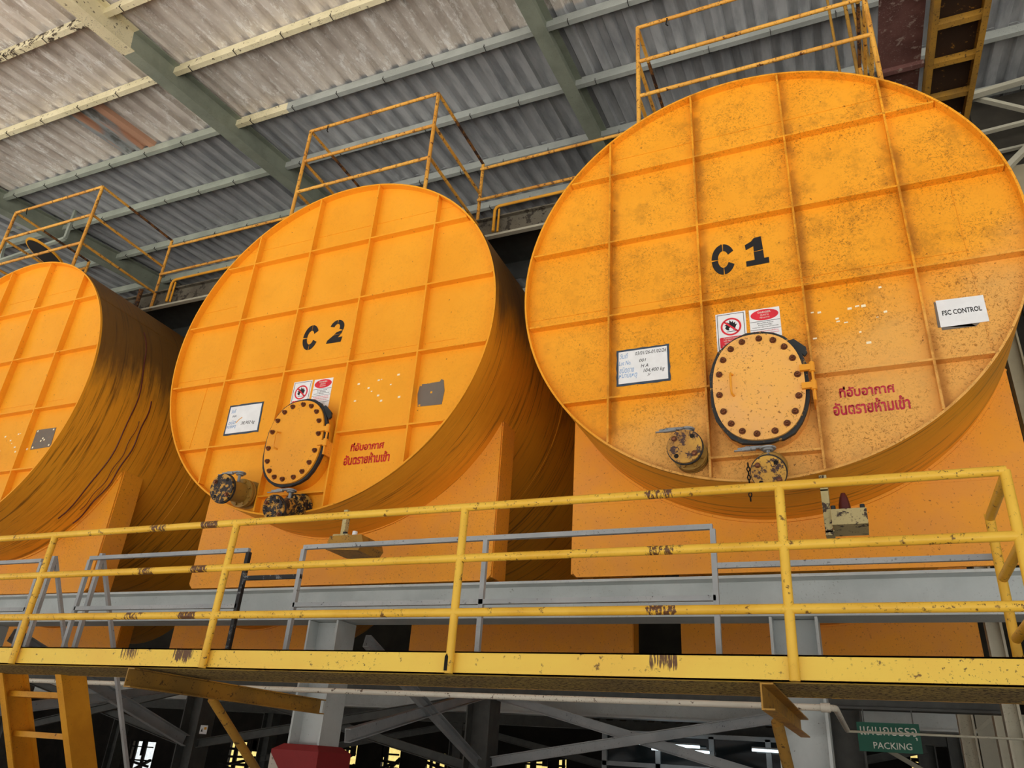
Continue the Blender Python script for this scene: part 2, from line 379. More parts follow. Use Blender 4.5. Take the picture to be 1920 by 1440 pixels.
for bi in range(5):
    xa = RAFX[bi]+.008; xb = RAFX[bi+1]-.008
    if bi == 4: xb = 9.5
    if bi == 0: xa = -20
    for j, y in enumerate(PY):
        if bi in (0, 4) and not (3 <= j <= 9): continue
        mat = M['cream'] if y < .5 else M['purgreen']
        col = 'cream' if y < .5 else 'grey-green'
        if y < -1 and bi == 1: mat = M['peel']; col = 'flaking cream'
        if bi == 3 or (bi == 2 and y > 1): mat = M['purgrey']; col = 'blue-grey'
        if bi == 4: mat = M['offwhite']; col = 'off-white'
        if y < -2.4: col = 'plain '+col
        mb = MB()
        z = rz(y)-.06
        if bi == 2 and j == 4:
            mb.bar((xa, y, z), (xa+1.0, y, z), .075, .14); mb.cur = 1; mb.bar((xa+1.0, y, z), (xb, y, z), .075, .14)
            mats = [M['cream'], M['purgrey']]; col = 'half cream, half blue-grey'
        else:
            mb.bar((xa, y, z), (xb, y, z), .075, .14); mats = mat
        # hook bolts holding the sheets down
        bay = ['far left bay', 'bay left of the long rafter', 'bay over tank C2', 'bay over tank C1', 'bay beyond the stair'][bi]
        o = mb.build('roof_purlin', mats); tag(o, f'{col} roof purlin, {ordn[j]} from roof edge, {bay}', 'purlin', 'purlins under the roof sheets')
        x = xa+.3
        while x < xb-.1 and bi in (1, 2, 3) and -2 < y < 6.2:
            if HOOK is None:
                hb = MB(); hb.bar((0, -.041, -.03), (0, -.041, -.078), .007, .007); hb.bar((0, -.041, -.076), (0, .035, -.079), .007, .007)
                hb.bar((0, -.041, -.076), (.004, -.06, -.085), .006, .006); h = hb.build('hook_bolt', M['void'], o); HOOK = h
            else: h = HOOK.copy(); COL.objects.link(h); h.parent = o
            h.location = (x, y, z); x += .81
# back wall and dark lower screen far behind
wb = MB(); wb.box((-26, 14.0, -1.6), (15, 14.2, rz(14))); struct(wb.build('wall_back', M['darkwall']))
wr = MB(); wr.box((14, -1, GZ), (14.2, 14.0, rz(0)-.02)); struct(wr.build('shade_wall_right', M['darkwall']))  # unseen wall added to keep side light from under the tanks
wl = MB(); wl.box((-26.2, -2, GZ), (-26, 14.2, rz(0))); struct(wl.build('wall_left', M['darkwall']))

# ------------------------------------------------------------------ tanks
R = 1.9; L = 7.6; D = .075
VX = (-1.131, -.374, .381, 1.143); HZ = (1.126, .379, -.371, -1.123); H5 = -1.695
MC = (0.008, -1.215)                       # manhole centre
def obround(rx, rz_, n=72, p=2.35, jit=0, seed=1):
    rr = random.Random(seed); o = []
    for i in range(n):
        a = 2*math.pi*i/n; c, s_ = math.cos(a), math.sin(a)
        j = 1+(rr.uniform(-jit, jit) if jit else 0)
        o.append((MC[0]+rx*j*math.copysign(abs(c)**(2/p), c), MC[1]+rz_*j*math.copysign(abs(s_)**(2/p), s_)))
    return o
def build_tank(idx, dirty):
    name = {1: 'large orange storage tank stencilled C1, nearest and fully in view', 2: 'orange storage tank stencilled C2, in the middle of the row',
            3: 'orange storage tank cut off by the left edge of the photo', 4: 'orange storage tank beyond the left edge, only its rear support showing'}[idx]
    t = thing('storage_tank', name, 'tank', group='horizontal tanks in a row')
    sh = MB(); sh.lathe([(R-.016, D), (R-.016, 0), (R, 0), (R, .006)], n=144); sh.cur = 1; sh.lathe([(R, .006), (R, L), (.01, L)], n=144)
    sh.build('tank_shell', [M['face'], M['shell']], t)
    if idx == 4: return t
    # shell plate welds
    w = MB()
    for yy in (1.9, 3.8, 5.7): w.lathe([(R, yy-.008), (R+.005, yy), (R, yy+.008)], n=144)
    for a in (.62, 2.6): w.bar((R*math.cos(a), .05, R*math.sin(a)), (R*math.cos(a), L, R*math.sin(a)), .012, .010, side=(math.cos(a), 0, math.sin(a)))
    w.build('shell_weld', M['shell'], t)
    pl = MB(); n = 144
    pl.add([((R-.012)*math.cos(2*math.pi*i/n), D, (R-.012)*math.sin(2*math.pi*i/n)) for i in range(n)], [tuple(range(n))])
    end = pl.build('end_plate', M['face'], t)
    sm = MB()
    def seam(x0, z0, x1, z1): sm.bar((x0, D-.001, z0), (x1, D-.001, z1), .006, .007, side=(0, 1, 0))
    c = lambda z: math.sqrt((R-.02)**2-z*z)
    seam(-c(-.255), -.262, 1.49, -.258); seam(-c(1.36), 1.36, c(1.36), 1.36)
    if idx == 1: seam(1.49, .30, 1.50, -1.10)
    if idx == 2: seam(-c(.62)+.02, .62, -1.3, .63); seam(-1.42, -.262, -1.45, -1.1)
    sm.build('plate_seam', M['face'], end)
    # stiffener ribs: flat bars standing on the end plate
    T_ = .016
    for i, x in enumerate(VX):
        h = math.sqrt((R-.016)**2-x*x); m_ = MB()
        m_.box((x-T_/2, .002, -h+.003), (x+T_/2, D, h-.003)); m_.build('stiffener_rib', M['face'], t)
    for z in HZ:
        h = math.sqrt((R-.016)**2-z*z)
        cuts = [(-h+.003, h-.003)] if z != HZ[3] else [(-h+.003, MC[0]-.345), (VX[2], h-.003)]
        for a, b in cuts:
            m_ = MB(); ed = [a]+[q for q in VX if a < q < b]+[b]
            for p, q in zip(ed, ed[1:]): m_.box((p+T_/2, .004, z-T_/2), (q-T_/2, D, z+T_/2))
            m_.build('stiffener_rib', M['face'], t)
    MB().box((VX[1]+T_/2, .006, H5-T_/2), (VX[2]-T_/2, D, H5+T_/2)).build('stiffener_rib', M['face'], t)
    # manhole
    if idx in (1, 2):
        nk = MB(); nk.prism(obround(.335, .435), -.045, D); nk.build('manhole_neck', M['face'], t)
        gk = MB(); pts = obround(.344, .446, 26, 2.3, .016, seed=idx)
        pts += []
        gk.prism(pts, -.078, -.045)
        gk.prism([(MC[0]+.24, MC[1]+.34), (MC[0]+.33, MC[1]+.20), (MC[0]+.352, MC[1]+.225), (MC[0]+.346, MC[1]+.27), (MC[0]+.27, MC[1]+.35)], -.074, -.05)
        gk.build('gasket', M['gask'] if idx == 1 else M['black'], t)
        cv = MB(); cv.prism(obround(.315, .418), -.098, -.078)
        cover = cv.build('manhole_cover', M['cover'] if dirty else M['cover2'], t)
        nb = 18
        for i in range(nb):
            a = 2*math.pi*(i+.4)/nb; q = obround(.272, .375, 72)[int(72*(i+.4)/nb) % 72]
            b_ = MB(); b_.lathe([(.024, -.098), (.024, -.104), (.017, -.104), (.017, -.122), (.009, -.122), (.006, -.136), (.0005, -.138)], c=(q[0], 0, q[1]), n=12)
            b_.build('bolt', M['bolt'], cover)
        hd = MB(); hx = MC[0]-.18; hz = MC[1]+.02
        hd.path([(hx+.01, -.095, hz+.085), (hx, -.135, hz+.08), (hx, -.150, hz+.06), (hx, -.150, hz-.06), (hx, -.135, hz-.08), (hx+.01, -.095, hz-.085)], .008, 8)
        hd.build('handle', M['cover2'], cover)
        hg = MB()
        for zz in (MC[1]+.085, MC[1]-.055):
            hg.box((MC[0]+.29, -.125, zz-.022), (MC[0]+.36, -.098, zz+.022)); hg.tube((MC[0]+.37, -.11, zz-.035), (MC[0]+.37, -.11, zz+.035), .02, 10)
        hg.tube((MC[0]+.37, -.11, MC[1]-.17), (MC[0]+.37, -.11, MC[1]+.13), .009, 8)
        hg.build('hinge', M['cover2'], cover)
        hb = MB(); hb.box((MC[0]+.355, -.10, MC[1]-.16), (MC[0]+.368, D, MC[1]-.02)); hb.build('hinge_bracket', M['saddle'], t)
    # stencilled number
    if idx in (1, 2):
        pd = MB()
        st = MB()
        def arc(cx, cz, ro, ri, a0, a1, ex=1., n=12):
            a0, a1 = math.radians(a0), math.radians(a1)
            P = [(cx+ro[0]*math.cos(a0+(a1-a0)*i/n), cz+ro[1]*math.sin(a0+(a1-a0)*i/n)) for i in range(n+1)]
            P += [(cx+ri[0]*math.cos(a1-(a1-a0)*i/n), cz+ri[1]*math.sin(a1-(a1-a0)*i/n)) for i in range(n+1)]
            st.prism(P, D-.004, D-.001)
        cx, cz = -.19, .035
        ro, ri = (.093, .148), (.043, .082)
        for a0, a1 in ((28, 87), (93, 177), (183, 267), (273, 335)): arc(cx, cz, ro, ri, a0, a1)
        st.build('stencil_letter', M['ink'], t, 'black stencilled letter C'); st = MB()
        if idx == 1:
            cx = .07
            st.prism([(cx-.02, .005+.055), (cx+.052, .065), (cx+.045, .195), (cx-.01, .19), (cx-.035, .16), (cx-.085, .135), (cx-.08, .085), (cx-.02, .112)][::-1], D-.004, D-.001)
            st.prism([(cx-.02, .054), (cx+.052, .058), (cx+.055, -.02), (cx+.09, -.018), (cx+.09, -.072), (cx-.085, -.075), (cx-.085, -.025), (cx-.018, -.022)][::-1], D-.004, D-.001)
        else:
            cx, cz = .12, .10
            arc(cx, cz, (.085, .092), (.035, .045), 95, 165); arc(cx, cz, (.085, .092), (.035, .045), -25, 87)
            st.prism([(cx+.075, .058), (cx+.008, .045), (cx-.02, .018), (cx+.065, .02)], D-.004, D-.001)
            st.prism([(cx-.024, .013), (cx+.06, .015), (cx+.03, -.02), (cx+.085, -.018), (cx+.075, -.078), (cx-.10, -.075), (cx-.09, -.04)], D-.004, D-.001)
        st.build('stencil_digit', M['ink'], t, 'black stencilled digit %d' % idx)
        rp = M['pinkpaint'] if idx == 1 else M['redpaint']
        a = text('ที่อับอากาศ', .708, -1.262, D-.001, .085, rp, t, 'stencil_warning', .35, thai=True, bold=.018, ext=.003)
        b = text('อันตรายห้ามเข้า', .72, -1.385, D-.001, .105, rp, t, 'stencil_warning', .48, thai=True, bold=.018, ext=.003)
        for q in (a, b):
            if q: q['label'] = 'red Thai warning line'
    # small unpainted squares where a notice was taped
    sp = MB()
    if idx == 1:
        Q = [(.425, -.584, .022, .012), (.473, -.592, .026, .018), (.681, -.596, .03, .02), (.733, -.585, .03, .014), (.775, -.59, .032, .022), (.588, -.666, .024, .015), (.592, -.69, .026, .012), (.643, -.708, .028, .01), (.91, -.665, .024, .018), (.421, -.806, .028, .014), (.727, -.803, .016, .014), (.771, -.898, .034, .02), (.903, -.454, .02, .016), (.853, -.70, .016, .006)]
    else:
        Q = [(.50, -.60, .026, .02), (.62, -.66, .022, .018), (.72, -.59, .024, .018), (.75, -.585, .014, .01), (.66, -.70, .016, .01), (.86, -.655, .018, .014), (.74, -.755, .026, .02), (.78, -.815, .026, .02), (.49, -.78, .024, .016), (.97, -.80, .026, .022), (.93, -.56, .028, .02)]
        if idx == 3: Q = [(x+.2, z-.05, a, b) for x, z, a, b in Q]
    for x, z, a, b in Q: sp.prism([(x-a/2, z-b/2), (x+a/2, z-b/2*.8), (x+a/2*.9, z+b/2), (x-a/2*.95, z+b/2*.9)], D-.003, D-.001)
    sp.build('paint_spots', M['pale'], end)
    if idx == 3:                                                  # long dark red runs down the flank
        for y_, a0, a1, r_ in ((RUN1, 30, -51, .008), (RUN2, 1, -51, .008), (RUN2-.07, -8, -45, .004)):
            m_ = MB(); m_.path([((R+.002)*math.cos(math.radians(a0+(a1-a0)*i/24)), y_+.012*math.sin(i*.9), (R+.002)*math.sin(math.radians(a0+(a1-a0)*i/24))) for i in range(25)], r_, 6)
            m_.build('paint_run', M['maroon'], t)
    # top hatch near the front
    ht = MB(); hy = .95; hx = -.1
    ht.lathe([(.30, -.1), (.30, .10), (.34, .10), (.34, .12), (.28, .12)], c=(hx, hy, R), ax=(0, 0, 1), n=40)
    ht.build('hatch_neck', M['olive'], t)
    if idx != 3:
        hc = MB(); hc.disc((hx, hy, R+.12), (0, 0, 1), .34, .02, 40); hc.path([(hx-.1, hy, R+.14), (hx-.1, hy, R+.18), (hx+.1, hy, R+.18), (hx+.1, hy, R+.14)], .01, 8)
        hc.build('hatch_cover', M['olive'], t)
    else:
        hc = MB(); a = math.radians(62); ax = Vector((.30, .25, .92)).normalized()
        p = HATCH3-Vector((-9.153, -.024, -.032)); hc.disc(p, ax, .34, .03, 40); hc.cur = 1; hc.disc(p-ax*.004, ax, .31, .004, 40)
        hc.build('hatch_cover', [M['ladder'], M['void']], t, 'round hatch lid swung open')
    return t
RUN1, RUN2 = .69, .89
HATCH3 = at(84, 478, Y=1.0)
T1 = build_tank(1, True)
T2 = build_tank(2, False); T2.location = (-4.227, .18, .068); T2.scale = (1.027, 1, 1.003)
T3 = build_tank(3, False); T3.location = (-9.153, -.024, -.032)
T4 = build_tank(4, False); T4.location = (-14.1, 0, 0)
def tp(k, x, y, z):
    o, s_ = {1: (Vector((0, 0, 0)), (1, 1, 1)), 2: (Vector((-4.227, .18, .068)), (1.027, 1, 1.003)), 3: (Vector((-9.153, -.024, -.032)), (1, 1, 1))}[k]
    return o+Vector((x*s_[0], y, z*s_[1+1]))
WHICH = {1: 'tank C1', 2: 'tank C2', 3: 'the left tank'}
# ------------------------------------------------------------------ notices on the tank ends
YS = D-.001
def quad(mb, P, y0, y1): mb.prism(P, y1, y0)
def fire_sign(k):
    t = thing('warning_sign', f'no-open-flame sign with red ring and slash, above the manhole of {WHICH[k]}', 'sign', tp(k, 0, 0, 0), 'no flame notices')
    P = [(-.281, -.812), (-.055, -.812), (-.053, -.478), (-.281, -.478)]
    m = MB(); m.prism(P, YS-.003, YS); m.build('sign_plate', M['paper'], t)
    b = MB(); y0, y1 = YS-.0042, YS-.003
    for a, c in (((-.270, -.801), (-.066, -.797)), ((-.270, -.493), (-.066, -.489)), ((-.270, -.801), (-.266, -.489)), ((-.070, -.801), (-.066, -.489))): b.box((a[0], y0, a[1]), (c[0], y1, c[1]))
    cx, cz = -.168, -.605
    for s_ in (-1, 1):                                             # flame tongues
        pass
    fl = [(-.045, -.01), (-.035, .01), (-.05, .015), (-.028, .025), (-.03, .045), (-.012, .03), (-.008, .06), (.006, .038), (.016, .05), (.02, .03), (.034, .04), (.032, .018), (.046, .02), (.036, 0), (.03, -.02), (.015, -.032), (.018, -.012), (.0, .0), (-.016, -.012), (-.014, -.032), (-.032, -.026)]
    b.prism([(cx+p[0], cz+p[1]) for p in fl][::-1], y0, y1); b.box((cx-.035, y0, cz-.044), (cx+.035, y1, cz-.040))
    b.build('flame_symbol', M['ink'], t)
    r = MB(); y2, y3 = YS-.0056, YS-.0043
    n = 40
    for i in range(n):
        a, c = 2*math.pi*i/n, 2*math.pi*(i+1)/n
        r.prism([(cx+.078*math.cos(a), cz+.078*math.sin(a)), (cx+.078*math.cos(c), cz+.078*math.sin(c)), (cx+.064*math.cos(c), cz+.064*math.sin(c)), (cx+.064*math.cos(a), cz+.064*math.sin(a))], y2, y3)
    r.prism([(cx-.055, cz+.043), (cx-.045, cz+.053), (cx+.055, cz-.043), (cx+.045, cz-.053)], y2, y3)
    r.prism([(-.256, -.786), (-.08, -.786), (-.078, -.70), (-.084, -.694), (-.25, -.694), (-.258, -.70)], y2, y3)
    r.build('red_print', M['red'], t)
    if 1:
        text('ห้ามทำให้เกิดประกายไฟ', -.168, -.706, y2, .016, M['lettering'], t, 'sign_lettering', .12, thai=True, ext=.0012)
        text('NO FIRE MAKING', -.168, -.728, y2, .013, M['lettering'], t, 'sign_lettering', .12, ext=.0012, bold=.01)
        text('มีวัตถุเชื้อเพลิง', -.168, -.750, y2, .018, M['lettering'], t, 'sign_lettering', .11, thai=True, ext=.0012)
        text('ใกล้เคียงห้ามสูบบุหรี่', -.168, -.773, y2, .016, M['lettering'], t, 'sign_lettering', .14, thai=True, ext=.0012)
    return t
def danger_sign(k):
    t = thing('danger_sign', f'DANGER notice with red oval and small print, above the manhole of {WHICH[k]}', 'sign', tp(k, 0, 0, 0), 'danger notices')
    m = MB(); m.prism([(-.027, -.83), (.197, -.83), (.197, -.486), (-.027, -.484)], YS-.003, YS); m.build('sign_plate', M['paper'], t)
    y2, y3 = YS-.0045, YS-.003; cx = .085
    r = MB(); r.prism([(cx+.102*math.cos(2*math.pi*i/40), -.541+.048*math.sin(2*math.pi*i/40)) for i in range(40)], y2, y3); r.build('red_oval', M['red'], t)
    b = MB()
    for z in (-.597, -.668, -.743): b.box((-.025, y2, z-.0015), (.195, y3, z+.0015))
    b.build('ruled_line', M['ink'], t)
    text('DANGER', cx, -.518, y2, .016, M['lettering'], t, 'sign_lettering', .095, ext=.0012, bold=.015)
    text('อันตราย', cx, -.541, y2, .018, M['lettering'], t, 'sign_lettering', .06, thai=True, ext=.0012)
    text('ที่อับอากาศ', cx, -.564, y2, .015, M['lettering'], t, 'sign_lettering', .07, thai=True, ext=.0012)
    for z, w, s_, mm in ((-.612, .12, 'สถานที่อับอากาศ', 'ink'), (-.630, .10, 'ห้ามเข้าก่อนได้รับ', 'ink'), (-.648, .19, 'อนุญาตจากผู้ควบคุมงานทุกครั้ง', 'ink'), (-.683, .18, 'ต้องตรวจวัดอากาศก่อนเข้าทำงาน', 'red'), (-.703, .19, 'และสวมอุปกรณ์ความปลอดภัยตลอดเวลา', 'red'), (-.722, .15, 'มีผู้ช่วยเหลือเฝ้าหน้าทาง', 'red'), (-.760, .12, 'ผู้รับผิดชอบ', 'ink'), (-.782, .12, 'หน่วยงานผลิต', 'ink')):
        text(s_, cx, z, y3, .012, M[mm], t, 'sign_lettering', w, thai=True, ext=.0012)
for k in (1, 2): fire_sign(k); danger_sign(k)
for k, P in ((1, [(-1.081, -1.002), (-.648, -1.004), (-.653, -.677), (-1.081, -.678)]), (2, [(-1.062, -.985), (-.612, -.985), (-.626, -.647), (-1.066, -.646)])):
    t = thing('record_board', {1: 'white handwritten record board with dark blue edge reading 104,400 kg on tank C1', 2: 'white handwritten record board with dark blue edge on tank C2'}[k], 'board', tp(k, 0, 0, 0), 'record boards')
    cx = sum(p[0] for p in P)/4; cz = sum(p[1] for p in P)/4
    rr = random.Random(k); fr = []
    for i in range(4):
        a, b = P[i], P[(i+1) % 4]
        for j in range(8): u = j/8; fr.append((a[0]+(b[0]-a[0])*u+rr.uniform(-.004, .004)*(j > 0), a[1]+(b[1]-a[1])*u+rr.uniform(-.004, .004)*(j > 0)))
    MB().prism(fr, YS-.004, YS).build('board_frame', M['navy'], t)
    I = [(cx+(x-cx)*.92, cz+(z-cz)*.89) for x, z in P]; MB().prism(I, YS-.0055, YS-.004).build('board_face', M['paper'], t)
    y3 = YS-.0055
    W = lambda s_, x, z, h, w, m='ink', th=False, sh=.25, r=0: text(s_, cx+x, cz+z, y3, h, M[m], t, 'handwriting', w, thai=th, ext=.001, shear=sh, rot=r)
    if k == 1:
        W('วันที่', -.155, .105, .05, .07, 'blueink', True); W('Lot No.', -.145, .04, .038, .10, 'blueink'); W('ชนิดยาง', -.13, -.025, .05, .12, 'blueink', True); W('หมายเหตุ', -.12, -.085, .05, .15, 'blueink', True)
        W('03/01/26-01/02/26', .065, .112, .032, .25); W('001', .0, .045, .028, .055); W('H A', .015, -.005, .03, .06); W('104,400 kg', .09, -.055, .042, .17); W('Jr', .05, -.09, .025, .03)
    else:
        W('วันที่', -.155, .10, .045, .06, 'blueink', True); W('HA', -.13, .04, .025, .05, 'navy'); W('ชนิด', -.14, -.03, .04, .09, 'blueink', True); W('หมายเหตุ', -.14, -.085, .045, .12, 'blueink', True)
        W('38,902 kg', .07, -.055, .045, .18)
        s_ = MB(); s_.path([(cx-.09, y3-.001, cz-.04), (cx-.05, y3-.001, cz), (cx-.02, y3-.001, cz+.015)], .004, 6); s_.build('rust_scratch', M['ladder'], t)
t = thing('paper_sign', 'white paper sign reading FSC CONTROL taped on tank C1', 'sign', tp(1, 0, 0, 0))
MB().prism([(1.232, -.854), (1.524, -.854), (1.524, -.644), (1.234, -.637)], YS-.005, YS-.003).build('paper', M['paper'], t)
MB().prism([(1.236, -.875), (1.44, -.878), (1.47, -.853), (1.215, -.85), (1.222, -.64), (1.24, -.66)], YS-.003, YS).build('backing_tape', M['slate'], t)
text('FSC CONTROL', 1.378, -.745, YS-.005, .040, M['ink'], t, 'sign_lettering', .24, ext=.001, bold=.022)
for k, P, lab in ((2, [(1.214, -.93), (1.462, -.935), (1.475, -.80), (1.455, -.69), (1.43, -.675), (1.415, -.70), (1.34, -.70), (1.30, -.705), (1.21, -.70), (1.195, -.80)], 'ragged grey-brown square patch on the right side of tank C2'),
                  (3, [(1.229, -.865), (1.557, -.858), (1.541, -.623), (1.224, -.622)], 'grey-brown plate with pale corners on the left tank')):
    t = thing('grey_plate', lab, 'plate', tp(k, 0, 0, 0))
    MB().prism(P, YS-.003, YS).build('plate', M['slate'], t)
    s_ = MB()
    for x, z in (([(1.34, -.80), (1.22, -.71), (1.23, -.92)]) if k == 2 else [(1.25, -.64), (1.51, -.645), (1.26, -.84), (1.52, -.835), (1.38, -.74), (1.36, -.77), (1.41, -.76)]):
        s_.prism([(x-.011, z-.009), (x+.009, z-.011), (x+.011, z+.009), (x-.008, z+.011)], YS-.004, YS-.003)
    s_.build('corner_spots', M['pale'] if k == 3 else M['ladder'], t)
# ------------------------------------------------------------------ valves
def valve(k, x, z, y1, x2, z2, r, lab, tar=False, lever=True, chain=False):
    """blanked valve: pipe stub from the end plate to a blind flange at y1 (x2,z2)"""
    t = thing('shutoff_valve', lab, 'valve', tp(k, x, D, z), 'blanked outlet valves')
    a = Vector((0, -.001, 0)); b = Vector((x2-x, y1-D, z2-z)); ax = (b-a).normalized(); Ln = (b-a).length
    P = lambda s_: a+ax*s_
    bd = M['tar'] if tar else M['body']
    MB().tube(P(0), P(Ln-.02), r*.70, 28).build('pipe_stub', bd, t)
    F = .30 if k == 2 else .30
    f1 = MB(); f1.disc(P(Ln*F-.03), ax, r*1.0, .022, 32); f1.disc(P(Ln*F+.004), ax, r*1.0, .022, 32)
    fl = f1.build('pipe_flange', bd, t)
    d, u, v = MB().frame((0, 0, 0), ax)
    for i in range(8):
        an = 2*math.pi*(i+.5)/8; q = u*math.cos(an)*r*.82+v*math.sin(an)*r*.82
        MB().tube(P(Ln*F-.04)+q, P(Ln*F+.044)+q, r*.11, 6).build('bolt', bd if tar else M['olive'], fl)
    bo = MB(); s0 = .005; bo.lathe([(r*.70, s0), (r*.98, s0+.001), (r*.98, s0+.02), (r*.70, s0+.021)], c=a, ax=ax, n=32)
    bo.build('valve_body', bd, t)
    fb = MB(); n = 34; rr = random.Random(int(abs(x)*100)+k)
    fb.disc(P(Ln-.042), ax, r*1.03, .018, 40); fb.build('black_gasket', M['black'], t)
    f2 = MB(); f2.disc(P(Ln-.024), ax, r*.97, .02, 40); bl = f2.build('blind_flange', M['tar'] if tar or k == 2 else M['blind'], t)
    for i in range(4):
        an = 2*math.pi*(i+.45)/4; q = u*math.cos(an)*r*.72+v*math.sin(an)*r*.72; m = MB()
        if i % 2: m.disc(P(Ln-.0035)+q, ax, r*.13, .002, 12); m.build('bolt_hole', M['void'], bl)
        else: m.lathe([(r*.17, 0), (r*.17, .006), (r*.11, .006), (r*.11, .02), (.0005, .024)], c=P(Ln-.004)+q, ax=ax, n=10); m.build('bolt', M['bolt'], bl)
    if tar:
        lump = MB()
        for i in range(46):
            an = rr.uniform(0, 6.28); ra = r*math.sqrt(rr.random())*.98; q = P(Ln-.002)+u*math.cos(an)*ra+v*math.sin(an)*ra
            w = Vector((rr.uniform(-1, 1), rr.uniform(-.3, .1), rr.uniform(-1, 1)))*.03
            lump.tube(q, q+w, rr.uniform(.003, .007), 5, .002)
        lump.build('tar_lumps', M['tar'], bl)
    if lever:
        c0 = P(Ln*.52); st = MB(); st.tube(c0+Vector((0, 0, r*.5)), c0+Vector((0, 0, r*1.35)), .014, 12); st.disc(c0+Vector((0, 0, r*1.2)), (0, 0, 1), .035, .02, 16); st.build('stem', M['alu'], t)
        top = c0+Vector((0, 0, r*1.38)); lv = MB()
        lv.lathe([(.002, .0), (.052, .0), (.055, .01), (.04, .016), (.002, .016)], c=top-Vector((0, 0, .008)), ax=(0, 0, 1), n=20)
        lv.path([top+Vector((.02, 0, .004)), top+Vector((-.06, -.005, .012)), top+Vector((-.13, -.012, .008)), top+Vector((-.20, -.02, 0))], .011, 8)
        lv.bar(top+Vector((-.10, -.01, -.006)), top+Vector((-.22, -.05, -.022)), .016, .008)
        lv.bar(top+Vector((-.02, .01, .012)), top+Vector((-.15, .0, .014)), .040, .012); lv.bar(top+Vector((-.08, -.01, .0)), top+Vector((-.17, -.02, -.004)), .03, .02)
        lv.build('lever_handle', M['alu'], t)
    if chain:
        ch = MB(); q = P(Ln*.8)+Vector((-r*1.15, 0, r*.5))
        for i in range(9):
            c0 = q+Vector((0, 0, -.03*i)); e = (.010, 0, 0) if i % 2 else (0, .010, 0); e = Vector(e)
            ch.path([c0+e, c0+e*.6+Vector((0, 0, .014)), c0-e*.6+Vector((0, 0, .014)), c0-e, c0-e*.6-Vector((0, 0, .014)), c0+e*.6-Vector((0, 0, .014)), c0+e], .0045, 6)
        ch.build('chain', M['void'], t)
    return t
valve(1, -.51, -1.655, -.21, -.51, -1.675, .125, 'rusty yellow blanked valve with grey lever, lower left on tank C1')
valve(1, .035, -1.775, -.20, .035, -1.915, .115, 'rusty blanked valve with chain, at the very bottom of tank C1', chain=True)
valve(2, -.50, -1.655, -.33, -.50, -1.715, .135, 'blanked valve with tar-streaked round plate, lower left on tank C2', tar=False)
valve(2, .12, -1.80, -.32, .12, -1.945, .115, 'valve caked in black tar at the very bottom of tank C2', tar=True)
# ------------------------------------------------------------------ junction boxes slung under the tanks
t = thing('junction_box', 'cream grimy junction box with maroon gland under tank C1', 'junction box', (.49, 0, -2.18))
MB().box((-.107, -.01, -.052), (.107, .27, .052)).build('enclosure', M['boxm'], t)
MB().lathe([(.04, .05), (.036, .11), (.026, .16), (.014, .19), (.002, .19)], c=(-.02, .1, 0), ax=(0, 0, 1), n=20).build('cable_gland', M['maroon'], t)
m = MB(); m.tube((-.09, .03, .05), (-.09, .03, .085), .015, 10); m.tube((.085, .03, .05), (.085, .03, .085), .015, 10); m.build('cable_plug', M['black'], t)
m = MB(); m.box((-.155, .02, -.11), (-.108, .03, .20)); m.box((-.155, .02, -.09), (-.10, .2, -.08)); m.box((-.155, .02, .19), (-.108, .30, .30)); m.build('bracket', M['boxm'], t)
t = thing('junction_box', 'brown junction box hanging under tank C2 behind the grey railing', 'junction box', (-3.45, .12, -2.15))
MB().prism([(-.17, -.06), (.16, -.08), (.20, -.02), (.17, .055), (-.15, .055)], -.06, .26).build('enclosure', M['olive'], t)
m = MB(); m.box((-.09, .0, .05), (-.05, .05, .30)); m.box((-.15, -.02, .055), (.0, .02, .08)); m.build('bracket', M['boxm'], t)
MB().tube((.06, 0, .05), (.06, 0, .10), .022, 12).build('white_cap', M['paper'], t)
MB().tube((-.04, 0, .05), (-.04, 0, .10), .02, 12).build('cable_plug', M['black'], t)

